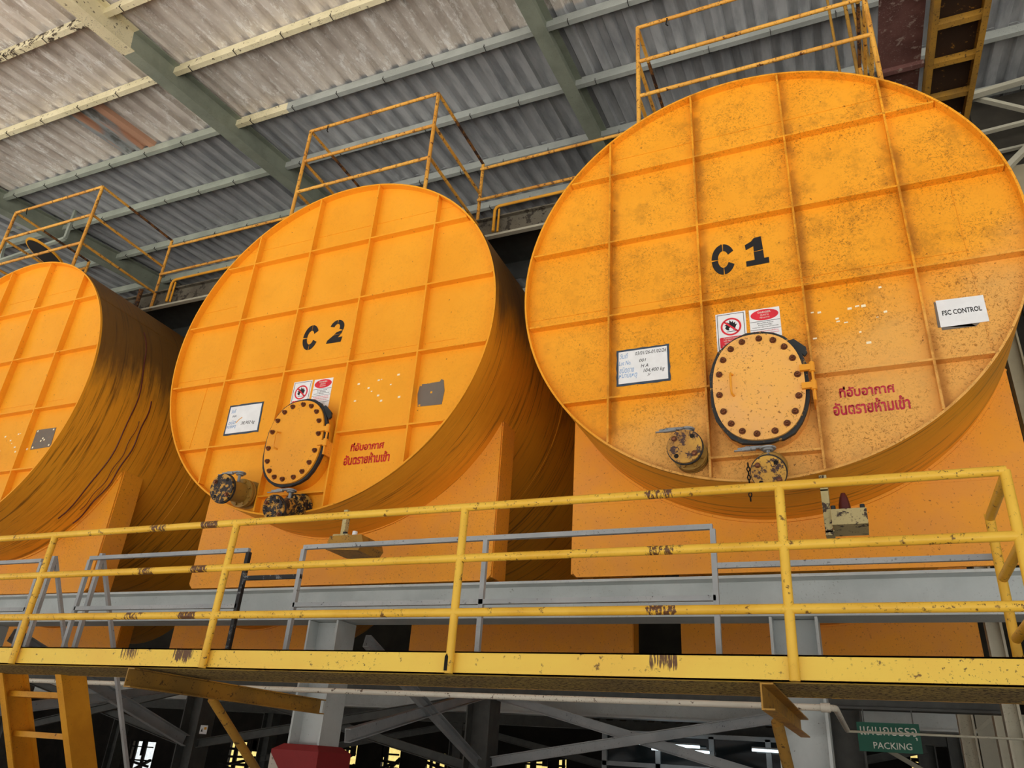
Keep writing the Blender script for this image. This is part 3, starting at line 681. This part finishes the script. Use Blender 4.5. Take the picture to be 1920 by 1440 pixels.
# ------------------------------------------------------------------ saddles, beams, columns
def saddle(cx, y, zb, front, lab, half=1.72, zo=0, flange_side=1):
    t = thing('tank_saddle', lab, 'tank support', (cx, y, zb), 'saddle plates under the tanks')
    n = 40; a0 = math.asin(min(1, half/(R+.004))); Rr = R+.004; h = -zb+zo
    pts = [(-half, .06), (-half+.05, 0), (half-.05, 0), (half, .06)]
    zt = h-Rr*math.cos(a0)*(1 if True else 1)
    up = .42 if front else .2
    a1 = math.pi/2-math.acos(min(1, half/Rr))
    arc = []
    for i in range(n+1):
        a = a1-(2*a1)*i/n; arc.append((Rr*math.sin(a), h-Rr*math.cos(a)))
    m = MB()
    P = pts+arc
    # strips keep the concave outline clean
    for i in range(n):
        (xa, za), (xb, zb_) = arc[i], arc[i+1]
        m.add([(xa, 0, .0 if abs(xa) < half-.02 else .05), (xb, 0, .0 if abs(xb) < half-.02 else .05), (xb, 0, zb_), (xa, 0, za),
               (xa, .025, .0 if abs(xa) < half-.02 else .05), (xb, .025, .0 if abs(xb) < half-.02 else .05), (xb, .025, zb_), (xa, .025, za)],
              [(0, 1, 2, 3), (7, 6, 5, 4), (0, 4, 5, 1), (3, 2, 6, 7), (0, 3, 7, 4), (1, 5, 6, 2)])
    m.build('saddle_plate', M['saddle'], t)
    w = MB()
    for i in range(n):
        p, q = arc[i], arc[i+1]
        w.bar((p[0], -.006, p[1]-.006), (q[0], -.006, q[1]-.006), .022, .022)
    w.build('weld_bead', M['saddle'], t)
    for s_ in (-1, 1):
        f = MB(); x = s_*half
        f.box((x-.008, .02, .03), (x+.008, .30, arc[0][1]+.02)); f.box((x-.10 if s_ > 0 else x, .29, .03), (x if s_ > 0 else x+.10, .30, arc[0][1]-.06)); f.build('side_flange', M['saddle'], t)
    if front:
        f = MB()
        f.box((-half+.02, -.003, .62), (half-.02, .0, .624)); f.build('plate_joint', M['saddle'], t)
    return t
ZB = -2.32
saddle(0, .93, -2.30, True, 'orange saddle plate under the front of tank C1')
saddle(-4.227, .95, -2.30, True, 'orange saddle plate under the front of tank C2', 1.75, .068)
saddle(-9.153, .93, -2.31, True, 'orange saddle plate under the front of the left tank', 1.70, -.032)
saddle(0, 5.6, -2.76, False, 'shaded orange saddle plate under the rear of tank C1', 1.76)
saddle(-4.227, 5.65, -2.76, False, 'shaded orange saddle plate under the rear of tank C2', 1.78, .068)
saddle(-9.153, 5.65, -2.76, False, 'shaded orange saddle plate under the rear of the left tank', 1.80, -.032)
saddle(-14.1, 5.65, -2.76, False, 'shaded orange saddle plate at far left beyond the left tank', 1.80)
def beam(p, q, w, h, lab, mat='beam', cat='beam', nm='support_beam', grp=None):
    m = MB(); m.ibeam(p, q, w, h, .022); m.bar
    return tag(m.build(nm, M[mat]), lab, cat, grp)
beam((-16.5, 1.08, -2.475), (2.35, 1.08, -2.475), .30, .31, 'long blue-grey steel beam carrying the front saddles')
beam((-17, 5.8, -2.93), (1.55, 5.8, -2.93), .30, .30, 'shaded grey beam carrying the rear saddles')
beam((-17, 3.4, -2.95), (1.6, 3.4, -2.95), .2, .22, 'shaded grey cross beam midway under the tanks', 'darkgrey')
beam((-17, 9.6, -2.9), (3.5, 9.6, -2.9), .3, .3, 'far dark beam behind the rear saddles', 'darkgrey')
def column(x, y, z0, z1, lab, w=.30, d=.34, mat='beam', ped=None):
    t = thing('steel_column', lab, 'column', (x, y, GZ), 'columns under the tanks')
    m = MB(); m.ibeam((0, 0, z0-GZ), (0, 0, z1-GZ), w, d, .02, side=(1, 0, 0)); m.build('shaft', M[mat], t)
    return t
PEDZ = -3.70
column(-4.17, 1.08, PEDZ, -2.635, 'blue-grey H column standing on the red and white pedestal')
column(0.02, 1.08, PEDZ, -2.635, 'blue-grey H column below tank C1, behind the white pipe')
column(-9.15, 1.08, PEDZ, -2.635, 'blue-grey H column below the left tank')
for x, y, l in ((-4.3, 4.9, 'dark grey column between the two front columns'), (-9.2, 4.9, 'dark grey column left of the pedestal, with warning sticker'), (-13.5, 4.9, 'dark grey column behind the yellow ladder'), (.2, 4.9, 'dark grey column behind the C1 front column')):
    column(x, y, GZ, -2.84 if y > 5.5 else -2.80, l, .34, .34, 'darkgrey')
for x in (-16, -11.6, -7.0, -2.2, 1.2):
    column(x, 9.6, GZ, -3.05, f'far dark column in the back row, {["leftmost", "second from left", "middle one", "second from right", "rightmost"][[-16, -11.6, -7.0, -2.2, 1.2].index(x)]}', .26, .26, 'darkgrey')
def pedestal(x, y, lab):
    t = thing('pedestal', lab, 'pedestal', (x, y, GZ), 'concrete column pedestals')
    H = PEDZ-GZ; w = .25
    m = MB(); m.box((-w, -w, 0), (w, w, H-.05))
    n = len(m.v); o = w; i = w*.72
    m.add([(-o, -o, H-.05), (o, -o, H-.05), (o, o, H-.05), (-o, o, H-.05), (-i, -i, H), (i, -i, H), (i, i, H), (-i, i, H)], [(0, 1, 5, 4), (1, 2, 6, 5), (2, 3, 7, 6), (3, 0, 4, 7), (4, 5, 6, 7)])
    m.build('block', M['redblk'], t)
    s_ = MB()
    for k in range(3): s_.prism([(-w, H-.08-k*.7), (-w, H-.42-k*.7), (w, H-.92-k*.7), (w, H-.62-k*.7)], -w-.003, -w)
    s_.build('white_stripe', M['whtblk'], t)
pedestal(-4.17, 1.08, 'red concrete pedestal with white diagonal stripe, bottom centre-left')
pedestal(.02, 1.08, 'red and white concrete pedestal under the C1 column')
pedestal(-9.15, 1.08, 'red and white concrete pedestal under the left tank column')
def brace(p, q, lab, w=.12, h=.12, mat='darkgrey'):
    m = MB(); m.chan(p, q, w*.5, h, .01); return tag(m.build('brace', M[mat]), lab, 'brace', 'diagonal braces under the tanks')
brace((-4.0, 1.3, -3.60), (-4.25, 4.7, -2.92), 'diagonal brace rising back from the pedestal column', mat='grey')
brace((-4.0, 1.4, -2.75), (-4.25, 4.7, -3.75), 'diagonal brace falling back from the top of the pedestal column', mat='grey')
brace((-4.1, 4.85, -3.72), (-.1, 4.85, -2.98), 'diagonal brace rising right from the middle dark column', mat='grey')
brace((-4.1, 4.95, -2.92), (0, 4.95, -3.85), 'diagonal brace falling right from the middle dark column', mat='grey')
brace((-9.05, 4.85, -3.75), (-4.45, 4.85, -2.98), 'diagonal brace rising toward the middle dark column')
brace((-9.05, 4.95, -2.92), (-4.45, 4.95, -3.8), 'diagonal brace falling toward the middle dark column')
brace((-9.15, 1.3, -3.6), (-9.2, 4.7, -2.92), 'diagonal brace behind the yellow ladder, rising', mat='grey')
brace((-9.15, 1.4, -2.7), (-9.2, 4.7, -3.72), 'thick diagonal brace behind the yellow ladder, falling', .16, .16, mat='grey')
brace((-13.4, 4.85, -3.75), (-9.35, 4.85, -2.95), 'far left diagonal brace rising right')
brace((-13.4, 4.95, -2.9), (-9.35, 4.95, -3.75), 'far left diagonal brace falling right')
brace((-2.2, 9.5, -3.9), (1.2, 9.5, -3.1), 'rearmost diagonal brace under tank C1')
brace((-7.0, 9.5, -3.1), (-2.2, 9.5, -3.95), 'rearmost diagonal brace under tank C2')
brace((-11.6, 9.5, -3.95), (-7.0, 9.5, -3.1), 'rearmost diagonal brace left of the pedestal')
t = thing('warning_sticker', 'small white sticker with triangle symbol on a brace at lower left', 'sticker', at(382, 1368, Y=4.6))
MB().prism([(-.07, -.06), (.07, -.06), (.07, .06), (-.07, .06)], -.004, 0).build('label_face', M['paper'], t)
MB().prism([(-.05, -.03), (-.01, -.03), (-.03, .02)], -.006, -.004).build('triangle_symbol', M['ink'], t)
MB().prism([(.01, 0), (.055, 0), (.055, .035), (.01, .035)], -.006, -.004).build('orange_mark', M['ladder'], t)

# ------------------------------------------------------------------ lower walkway
YR, YG = -1.25, -.55
ZT, ZK = -3.205, -3.325
t = thing('walkway', 'yellow steel walkway in front of the tanks with rusty underside', 'walkway', (0, YR, ZK))
X0, X1 = -9.5, 2.6
m = MB(); m.box((X0, 0, 0), (X1, .008, ZT-ZK)); m.box((X0, 0, 0), (X1, .06, .008)); m.box((X0, 0, ZT-ZK-.008), (X1, .07, ZT-ZK)); m.build('edge_channel', M['kick'], t)
m = MB(); m.box((X0, .06, .002), (X1, YG-YR+.03, .010)); m.build('deck_plate', M['deck'], t)
m = MB(); m.box((X0, YG-YR+.03, 0), (X1, YG-YR+.038, ZT-ZK)); m.build('inner_channel', M['olive'], t)
# outer yellow pipe railing
t = thing('pipe_railing', 'yellow three-rail pipe handrail along the outer edge of the walkway', 'railing', (0, YR-.03, ZK))
r_ = .024
posts = [(.170, .160), (-1.622, -1.632), (-3.365, -3.385), (-5.15, -5.17), (-6.95, -6.97), (1.169, 1.16)]
for xa, xb in posts: MB().tube((xb, 0, .0), (xa, 0, .94), r_, 16).build('post', M['rail'], t)
for z in (.94, .632, .325): MB().tube((-8.8, 0, z), (1.175, 0, z), r_, 16).build('rail', M['rail'], t)
for z in (.92, .60, .30): MB().tube((1.17, 0, z), (1.17, .66, z-.01), r_, 16).build('side_rail', M['rail'], t)
MB().tube((1.16, .66, 0), (1.17, .66, .93), r_, 16).build('post', M['rail'], t)
MB().tube((1.175, 0, .325), (2.5, 0, .325), r_, 16).build('rail', M['rail'], t)
MB().prism([(-1.650, .012), (-1.630, .012), (-1.630, .085), (-1.640, .10), (-1.650, .085)], -.026, -.022).build('torn_post_foot', M['void'], t)
# inner grey square-tube railings
def greyrail(xa, xb, mids, lab, mats=('grey', 'grey'), low=True, ext=None):
    t = thing('square_tube_railing', lab, 'railing', (xa, YG, ZT), 'grey inner railings')
    w = .032; H = .775+ZT*0+.065
    H = -2.365-ZT
    n = xb-xa
    MB().bar((0, 0, H), (n, 0, H), w, w).build('top_rail', M[mats[0]], t)
    if low: MB().bar((0, 0, H-.43), (n, 0, H-.43), w, w).build('mid_rail', M[mats[0]], t)
    for x in [0]+mids+[n]: MB().bar((x, 0, -.02), (x, 0, H-w/2), w, w).build('post', M[mats[1] if x == n else mats[0]], t)
    if ext: MB().bar((n, 0, ext[1]), (n+ext[0], 0, ext[1]), w*.8, w).build('extension_rail', M[ext[2]], t)
    return t
greyrail(-3.35, -.29, [1.53], 'grey square-tube railing behind the yellow one, between tanks C2 and C1', ext=(1.45, .60, 'grey'))
greyrail(-5.63, -3.88, [], 'grey square-tube railing with one blackened end post, below tank C2', ('grey', 'blackgrey'), ext=(.55, .62, 'blackgrey'))
greyrail(-8.6, -6.24, [1.2], 'grey square-tube railing at lower left beside the ladder')
# ship ladder going down and back, with grey handrails
t = thing('ladder', 'steep yellow ladder with grey handrails going down from the walkway, lower left', 'ladder', (-5.90, YG+.05, ZT))
dr = Vector((0, .52, -1)).normalized()
for i, xs in enumerate((-.40, .38)):
    m = MB(); m.chan(Vector((xs, .0, -.04)), Vector((xs, 0, 0))+dr*2.3, .07, .22, .012, side=(0, 1, .5), flip=1 if i == 0 else -1); m.build('stringer', M['ladder'], t)
    a = Vector((.035+(.30 if i else -.30), 0, .89)); MB().bar(a, a+dr*2.6, .03, .03).build('handrail', M['grey'], t)
    MB().bar(Vector((a.x, .0, .0)), a, .034, .034).build('handrail_post', M['grey'], t)
for i in range(7):
    c = dr*(.30+.34*i); MB().box((-.385, c.y-.07, c.z-.022), (.365, c.y+.07, c.z+.022)).build('rung', M['ladder'], t)
# brackets that carry the walkway
for x, lab in ((-4.05, 'olive-yellow cantilever bracket from the walkway to the pedestal column'), (.0, 'olive-yellow cantilever bracket under the walkway at the C1 column')):
    t = thing('walkway_bracket', lab, 'bracket', (x, YR, ZK), 'walkway brackets')
    m = MB(); m.chan((0, .0, -.065), (0, 2.17, -.065), .06, .12, .008, flip=1); m.build('arm', M['olive'], t)
    MB().tube((-.02, .85, -.12), (.03, 2.1, -1.05), .033, 14).build('strut', M['olive'], t)
# white pipe under the walkway
t = thing('white_pipe', 'thin white painted pipe running below the walkway', 'pipe', (0, .72, -3.27))
MB().path([(-8.2, 0, 0), (.20, 0, 0), (.235, .02, 0), (.25, .06, 0), (.25, 1.1, 0), (.26, 1.9, -.02)], .022, 14).build('pipe_run', M['white'], t)
MB().tube((.16, 0, 0), (.22, 0.0, 0), .03, 14).build('elbow', M['white'], t)
m = MB(); m.tube((.26, 1.88, -.03), (4.0, 1.88, -.03), .010, 12); m.build('thin_pipe', M['offwhite'], t)

# ------------------------------------------------------------------ top catwalk and railings
YC = 1.5
t = thing('top_catwalk', 'weathered grey channel catwalk crossing over the tank tops', 'catwalk', (0, YC+.05, 2.0))
m = MB(); m.box((-17, 0, 0.03), (2.0, .012, .30)); m.cur = 1; m.box((-17, -.05, 0), (2.0, .012, .03)); m.cur = 0; m.box((-17, -.05, .28), (2.0, 0, .30)); m.build('edge_channel', [M['catface'], M['offwhite']], t)
m = MB(); m.box((-17, .012, .27), (2.0, .9, .28)); m.build('deck_plate', M['darkgrey'], t)
m = MB(); m.box((-17, .89, 0), (2.0, .9, .30)); m.build('rear_channel', M['darkgrey'], t)
def toprail(k, xa, xb, yb, lab, ztop=3.12, yf=.2):
    o = tp(k, 0, 0, 0); t = thing('tank_top_railing', lab, 'railing', (o.x, o.y, 1.9), 'orange guard rails on the tank tops')
    xa -= o.x; xb -= o.x; zt = ztop-1.9; r = .020; y0 = yf-o.y; yb -= o.y
    for x in (xa, xb): MB().tube((x, y0, -.25), (x, y0, zt), r*1.1, 12).build('post', M['toprail'], t)
    for z in (zt, zt-.50, zt-.98): MB().tube((xa, y0, z), (xb, y0, z), r, 12).build('front_rail', M['toprail'], t)
    for x in (xa, xb):
        for i, z in enumerate((zt, zt-.50, zt-.98)):
            mid = y0+(yb-y0)*.35
            MB().tube((x, y0, z), (x, mid if i == 0 else yb, z), r*.9, 12).build('side_rail', M['toprail'], t)
            if i == 0: MB().tube((x, mid, z), (x, yb, z), r*.9, 12).build('side_rail', M['rustrail'], t, 'blackened rusty stretch of side rail')
        MB().tube((x, yb, .1), (x, yb, zt), r*1.05, 12).build('back_post', M['toprail'], t)
    m = MB(); hx = xa+(xb-xa)*.14; m.path([(hx, y0, zt+.03), (hx+.02, y0-.02, zt-.02), (hx, y0, zt-.07), (hx+.02, y0, zt-.10)], .007, 6); m.build('hook', M['void'], t)
    return t
toprail(1, -.905, 1.20, 1.5, 'orange guard rail box on top of tank C1', 3.22)
toprail(2, -5.135, -3.314, 1.55, 'orange guard rail box on top of tank C2', 3.25, .30)
toprail(3, -10.5, -8.68, 1.52, 'orange guard rail box on top of the left tank', 3.26)
for xa, xb, lab in ((-3.314, -.905, 'rusty orange two-rail handrail between the tops of C2 and C1'), (-8.68, -5.135, 'rusty orange two-rail handrail between the tops of the left tank and C2'), (-13.6, -10.5, 'rusty orange two-rail handrail left of the left tank')):
    t = thing('link_railing', lab, 'railing', (xa, YC, 2.3), 'handrails linking the tank tops')
    for z in (.82, .31): MB().tube((0, 0, z), (xb-xa, 0, z), .02, 12).build('rail', M['toprail'], t)
for x, ln, lab in ((-3.03, 1.6, 'low bent yellow pipe rail beside the top of tank C2'), (-8.3, 1.2, 'low bent yellow pipe rail beside the top of the left tank'), (-5.9, .8, 'low bent yellow pipe rail left of the top of tank C2')):
    t = thing('bent_pipe_rail', lab, 'pipe rail', (x, YC-.05, 2.02), 'low bent pipe rails')
    MB().path([(0, 0, 0), (0, 0, .32), (.02, 0, .36), (.06, 0, .375), (ln, 0, .375)], .019, 10).build('bent_pipe', M['ladder'], t)
    MB().tube((.05, .02, 0), (.05, .02, .34), .014, 10).build('upright', M['ladder'], t)
# grey hanging frame at far left under the roof
t = thing('hanging_frame', 'grey-green steel frame hanging from the rafter at far left', 'frame', (-11.5, 2.2, 3.8))
A = [at(15, 432, Y=2.2), at(143, 392, Y=2.2), at(122, 447, Y=2.2), at(0, 489, Y=2.2)]
A = [p-Vector((-11.5, 2.2, 3.8)) for p in A]
for p, q in zip(A, A[1:]+A[:1]): MB().bar(p, q, .06, .05).build('frame_bar', M['purgreen'], t)
MB().bar(A[1], A[1]+Vector((-.4, 0, 1.2)), .05, .05).build('hanger', M['purgreen'], t)
MB().bar(A[0], A[0]+Vector((-.2, 0, 1.5)), .05, .05).build('hanger', M['purgreen'], t)
t = thing('vent_stub', 'short rusty vent pipe on top of the left tank', 'pipe', tp(3, .62, 1.2, 1.75)); MB().tube((0, 0, 0), (0, 0, .38), .03, 12).build('vent_pipe', M['rustrail'], t)

# ------------------------------------------------------------------ stair and red sheet at upper right
sx0, sx1 = 1.90, 2.42
pA = Vector((0, 1.0, 3.37)); sl = Vector((0, 1, .13)).normalized()
def sp_(x, s_): return Vector((x, 0, 0))+pA+sl*s_
t = thing('inclined_catwalk', 'rusty yellow-brown stair with plated underside at upper right', 'stair', (0, 0, 0))
for x in (sx0, sx1): MB().chan(sp_(x, -1.2), sp_(x, 2.6), .06, .16, .01, flip=1 if x == sx0 else -1).build('stringer', M['olive'], t)
for s_ in (-.75, -.2, .38, .98, 1.6, 2.2): MB().box(sp_(sx0+.01, s_)+Vector((0, -.04, -.05)), sp_(sx1-.01, s_)+Vector((0, .03, .03))).build('cross_bar', M['olive'], t)
MB().add([sp_(sx0, -1.2)+Vector((0, 0, .05)), sp_(sx1-.05, -1.2)+Vector((0, 0, .05)), sp_(sx1-.05, 2.6)+Vector((0, 0, .05)), sp_(sx0, 2.6)+Vector((0, 0, .05)),
          sp_(sx0, -1.2)+Vector((0, 0, .06)), sp_(sx1-.05, -1.2)+Vector((0, 0, .06)), sp_(sx1-.05, 2.6)+Vector((0, 0, .06)), sp_(sx0, 2.6)+Vector((0, 0, .06))],
         [(0, 1, 2, 3), (4, 5, 6, 7), (0, 1, 5, 4), (1, 2, 6, 5), (2, 3, 7, 6), (3, 0, 4, 7)]).build('tread_plate', M['rustplate'], t)
t = thing('red_brown_sheet', 'dull red-brown steel sheet beside the rusty stair, upper right', 'steel sheet', (0, 0, 0))
m = MB(); a, b = sp_(1.42, -1.2), sp_(1.86, 2.4); c, d = sp_(1.86, -1.2), sp_(1.42, 2.4); U = Vector((0, 0, .09)); V = Vector((0, 0, .105))
m.add([a+U, c+U, b+U, d+U, a+V, c+V, b+V, d+V], [(0, 1, 2, 3), (4, 5, 6, 7), (0, 1, 5, 4), (1, 2, 6, 5), (2, 3, 7, 6), (3, 0, 4, 7)]); m.build('sheet_panel', M['redsheet'], t)
for s_ in (-.3, 1.0, 2.0): MB().box(sp_(1.42, s_)+Vector((0, -.03, .03)), sp_(1.89, s_)+Vector((0, .03, .09))).build('sheet_stiffener', M['redsheet'], t)
t = thing('post_bundle', 'cluster of thin rusty yellow uprights behind the C1 guard rail', 'posts', (0, 0, 0))
for px, r in ((1574, .016), (1607, .022), (1622, .016), (1632, .02)): 
    p = at(px, 130, Y=1.9); MB().tube(p+Vector((0, 0, -.5)), Vector((p.x, p.y, rz(p.y)-.1)), r, 10).build('upright', M['olive'], t)
# right-hand truss members and columns
for (a, b, Y, w, lab) in (((1800, 186), (1990, 130), 4.6, .10, 'off-white purlin at right edge above the truss'), ((1800, 177), (1990, 222), 4.75, .08, 'off-white truss chord running right below the roof edge'),
                          ((1830, 252), (1990, 212), 4.7, .07, 'off-white horizontal truss strut behind tank C1'), ((1862, 287), (1990, 258), 4.85, .06, 'thin off-white strut low beside tank C1'), ((1885, 318), (1975, 228), 4.6, .12, 'off-white diagonal strut touching the edge of tank C1')):
    tag(MB().bar(at(*a, Y=Y), at(*b, Y=Y), w, w*.6).build('truss_member', M['offwhite']), lab, 'truss', 'truss members at right')
tag(MB().box((2.9, 4.98, .5), (4.2, 5.04, 5.55)).build('gable_panel', M['darkwall']), 'dark olive panel behind the truss at right', 'panel')
tag(MB().box((at(1898, 330, Y=4.9).x, 4.86, -1.0), (4.2, 4.95, at(1902, 314, Y=4.9).z)).build('side_cladding', M['beige']), 'pale beige cladding at the right edge beside tank C1', 'cladding')
for px, py, Y, w, mt, lab in ((1865, 1190, 3.0, .13, 'offwhite', 'dull grey column just right of the C1 saddle, seen over the walkway'), (1885, 1380, 4.0, .15, 'offwhite', 'widest grey-brown column at the lower right corner'),
                         (1815, 1380, 5.0, .15, 'offwhite', 'grey-brown column right of the PACKING sign'), (1790, 1400, 7.0, .16, 'darkgrey', 'slim dark column immediately right of the PACKING sign'), (1908, 700, 4.0, .16, 'beige', 'pale grey column at right edge beside the C1 saddle')):
    p = at(px, py, Y=Y); t = thing('steel_column', lab, 'column', (p.x, Y, GZ), 'columns at lower right')
    MB().ibeam((0, 0, 0), (0, 0, (1.9 if py == 700 else -1.0 if py == 1190 else -2.85)-GZ), w, w, .02, side=(1, 0, 0)).build('shaft', M[mt], t)
for (a, b, Y, w, lab) in (((1800, 1330), (1930, 1250), 6.0, .06, 'thin grey brace climbing to the upper right, lower right corner'), ((1815, 1385), (1915, 1300), 7.0, .07, 'second thin grey brace, below the first, lower right corner'), ((1650, 1398), (1740, 1450), 6.5, .09, 'grey brace falling right under the PACKING sign')):
    tag(MB().bar(at(*a, Y=Y), at(*b, Y=Y), w, w*.6).build('brace', M['offwhite']), lab, 'brace')
p, q = at(1835, 1385, Y=9.0), at(1990, 1395, Y=9.0)
tag(MB().box((p.x, 9.0, p.z-.9), (q.x, 9.1, p.z+.35)).build('blue_grey_wall', M['offwhite']), 'pale low wall glimpsed behind the lower right columns', 'wall')
# PACKING sign
p = at(1669, 1382, Y=3.0); t = thing('packing_sign', 'green hanging sign with white Thai lettering and the word PACKING', 'sign', p)
MB().box((-.265, 0, -.125), (.245, .02, .115)).build('sign_board', M['sign'], t)
text('แผนกบรรจุ', -.01, .03, 0, .10, M['lettering'], t, 'sign_lettering', .46, thai=True, ext=.002)
text('PACKING', .01, -.072, 0, .055, M['lettering'], t, 'sign_lettering', .31, ext=.002, bold=.01)
MB().bar((-.2, .01, .115), (-.2, .01, .45), .01, .01).build('hanger', M['darkgrey'], t); MB().bar((.2, .01, .115), (.2, .01, .45), .01, .01).build('hanger', M['darkgrey'], t)
# office window with tubes reflected / lit inside
Yw = 7.0
def wp(px, py): return at(px, py, Y=Yw)
a = wp(1135, 1372); zt_ = a.z
x0, x1 = a.x, wp(1530, 1395).x
t = thing('window_1', 'grey framed office window with lit tube lamps, bottom right of centre', 'window', (x0, Yw, zt_-1.2)); t['kind'] = 'structure'
for k_ in ('category', 'label'): del t[k_]
H = 1.2; n = x1-x0; xs = [0, n*.27, n*.53, n*.79, n]
for x in xs: MB().box((x-.035, -.05, 0), (x+.035, .05, H)).build('window_frame', M['grey'], t)
for z in (0, H-.42, H): MB().box((-.03, -.05, z-.03), (n+.03, .05, z+.03)).build('window_frame', M['grey'], t)
MB().box((0, .0, 0), (n, .01, H)).build('window_pane', M['glass'], t)
for (a, b), l in (((((1195, 1394)), (1312, 1401)), 'upper left'), (((1222, 1404), (1330, 1411)), 'lower left'), (((1410, 1406), (1472, 1410)), 'right')):
    p, q = at(*a, Y=Yw-.25), at(*b, Y=Yw-.25)
    tt = thing('tube_lamp', f'white fluorescent tube lamp at the office window, {l} one', 'lamp', p, 'fluorescent tubes'); MB().tube((0, 0, 0), q-p, .018, 10).build('tube', M['tube'], tt)
    MB().bar(Vector((0, 0, .03)), q-p+Vector((0, 0, .03)), .04, .02).build('batten', M['grey'], tt)
t = MB(); pr = []; xx = 0
while xx < n+.4: pr += [(xx, 0), (xx+.08, 0), (xx+.12, .04), (xx+.16, .04)]; xx += .2
k_ = len(pr); t.add([(x0-.2+a, Yw-.6, zt_+.12+b) for a, b in pr]+[(x0-.2+a, Yw, zt_+.3+b) for a, b in pr], [(i, i+1, k_+i+1, k_+i) for i in range(k_-1)])
tag(t.build('awning', M['darkgrey']), 'dark corrugated awning above the office window', 'awning')
# rear screen of dark uprights with daylight gaps
rr = random.Random(3)
scr = thing('rear_screen', 'dark rear enclosure of boards with small irregular daylight gaps, far behind the columns', 'screen', (0, 13.6, GZ))
gaps = [(244, 287, 1390, 1441), (428, 505, 1392, 1441), (520, 545, 1400, 1441), (622, 668, 1392, 1441), (715, 750, 1400, 1441), (798, 834, 1412, 1441), (985, 1062, 1418, 1441), (1708, 1722, 1408, 1441), (1738, 1752, 1424, 1441), (1832, 1872, 1372, 1398)]
G = []
for a, b, c, d in gaps:
    p, q, u = at(a, (c+d)/2, Y=13.6), at(b, (c+d)/2, Y=13.6), at((a+b)/2, c, Y=13.6); v = at((a+b)/2, d, Y=13.6)
    G.append((p.x, q.x, (v.z-GZ if d < 1430 else .8), u.z-GZ))
x = -26.0
for a, b, lo, hi in sorted(G):
    MB().box((x, 0, 0), (a, .1, 4.2)).build('board', M['void'], scr)
    MB().box((a, 0, hi), (b, .1, 4.2)).build('board', M['void'], scr)
    MB().box((a, 0, 0), (b, .1, lo)).build('board', M['void'], scr)
    u = a+rr.uniform(.1, .25)
    while u < b-.05:
        MB().box((u, -.05, lo), (u+rr.uniform(.05, .13), .0, hi)).build('slat', M['void'], scr); u += rr.uniform(.25, .55)
    h = hi-rr.uniform(.15, .22)
    while h > lo+.2 and hi-h < 1.0:
        MB().box((a, -.1, h), (b, -.05, h+rr.uniform(.03, .07))).build('cross_rail', M['void'], scr); h -= rr.uniform(.15, .4)
    for q in range(3):
        za, zb = hi-rr.uniform(.0, 1.0), hi-rr.uniform(.0, 1.0)
        MB().bar((a-.1, -.15-.03*q, za), (b+.1, -.15-.03*q, zb), rr.uniform(.04, .10), .06).build('diagonal_rail', M['void'], scr)
    for q in range(int((b-a)*3)+1):
        c = rr.uniform(a, b); MB().box((c, -.28, hi-rr.uniform(.1, .5)), (c+rr.uniform(.08, .22), -.25, hi+.05)).build('hung_board', M['void'], scr)
    x = b
MB().box((x, 0, 0), (14.0, .1, 4.2)).build('board', M['void'], scr)
tag(MB().box((-33, 20.5, GZ), (-24.5, 20.7, -2.4)).build('daylight_panel', plain('daylight_pale_blue', lin((226, 238, 250)), .8)), 'added pale blue-white panel standing for daylight in the leftmost rear gap', 'wall')  # pale panel added so the leftmost gap shows as daylight
tag(MB().box((-30, 22, GZ), (14, 22.2, -2.4)).build('yellow_wall', plain('sunlit_yellow_wall', lin((250, 226, 140)), .8)), 'pale yellow sunlit wall glimpsed through the rear gaps', 'wall')
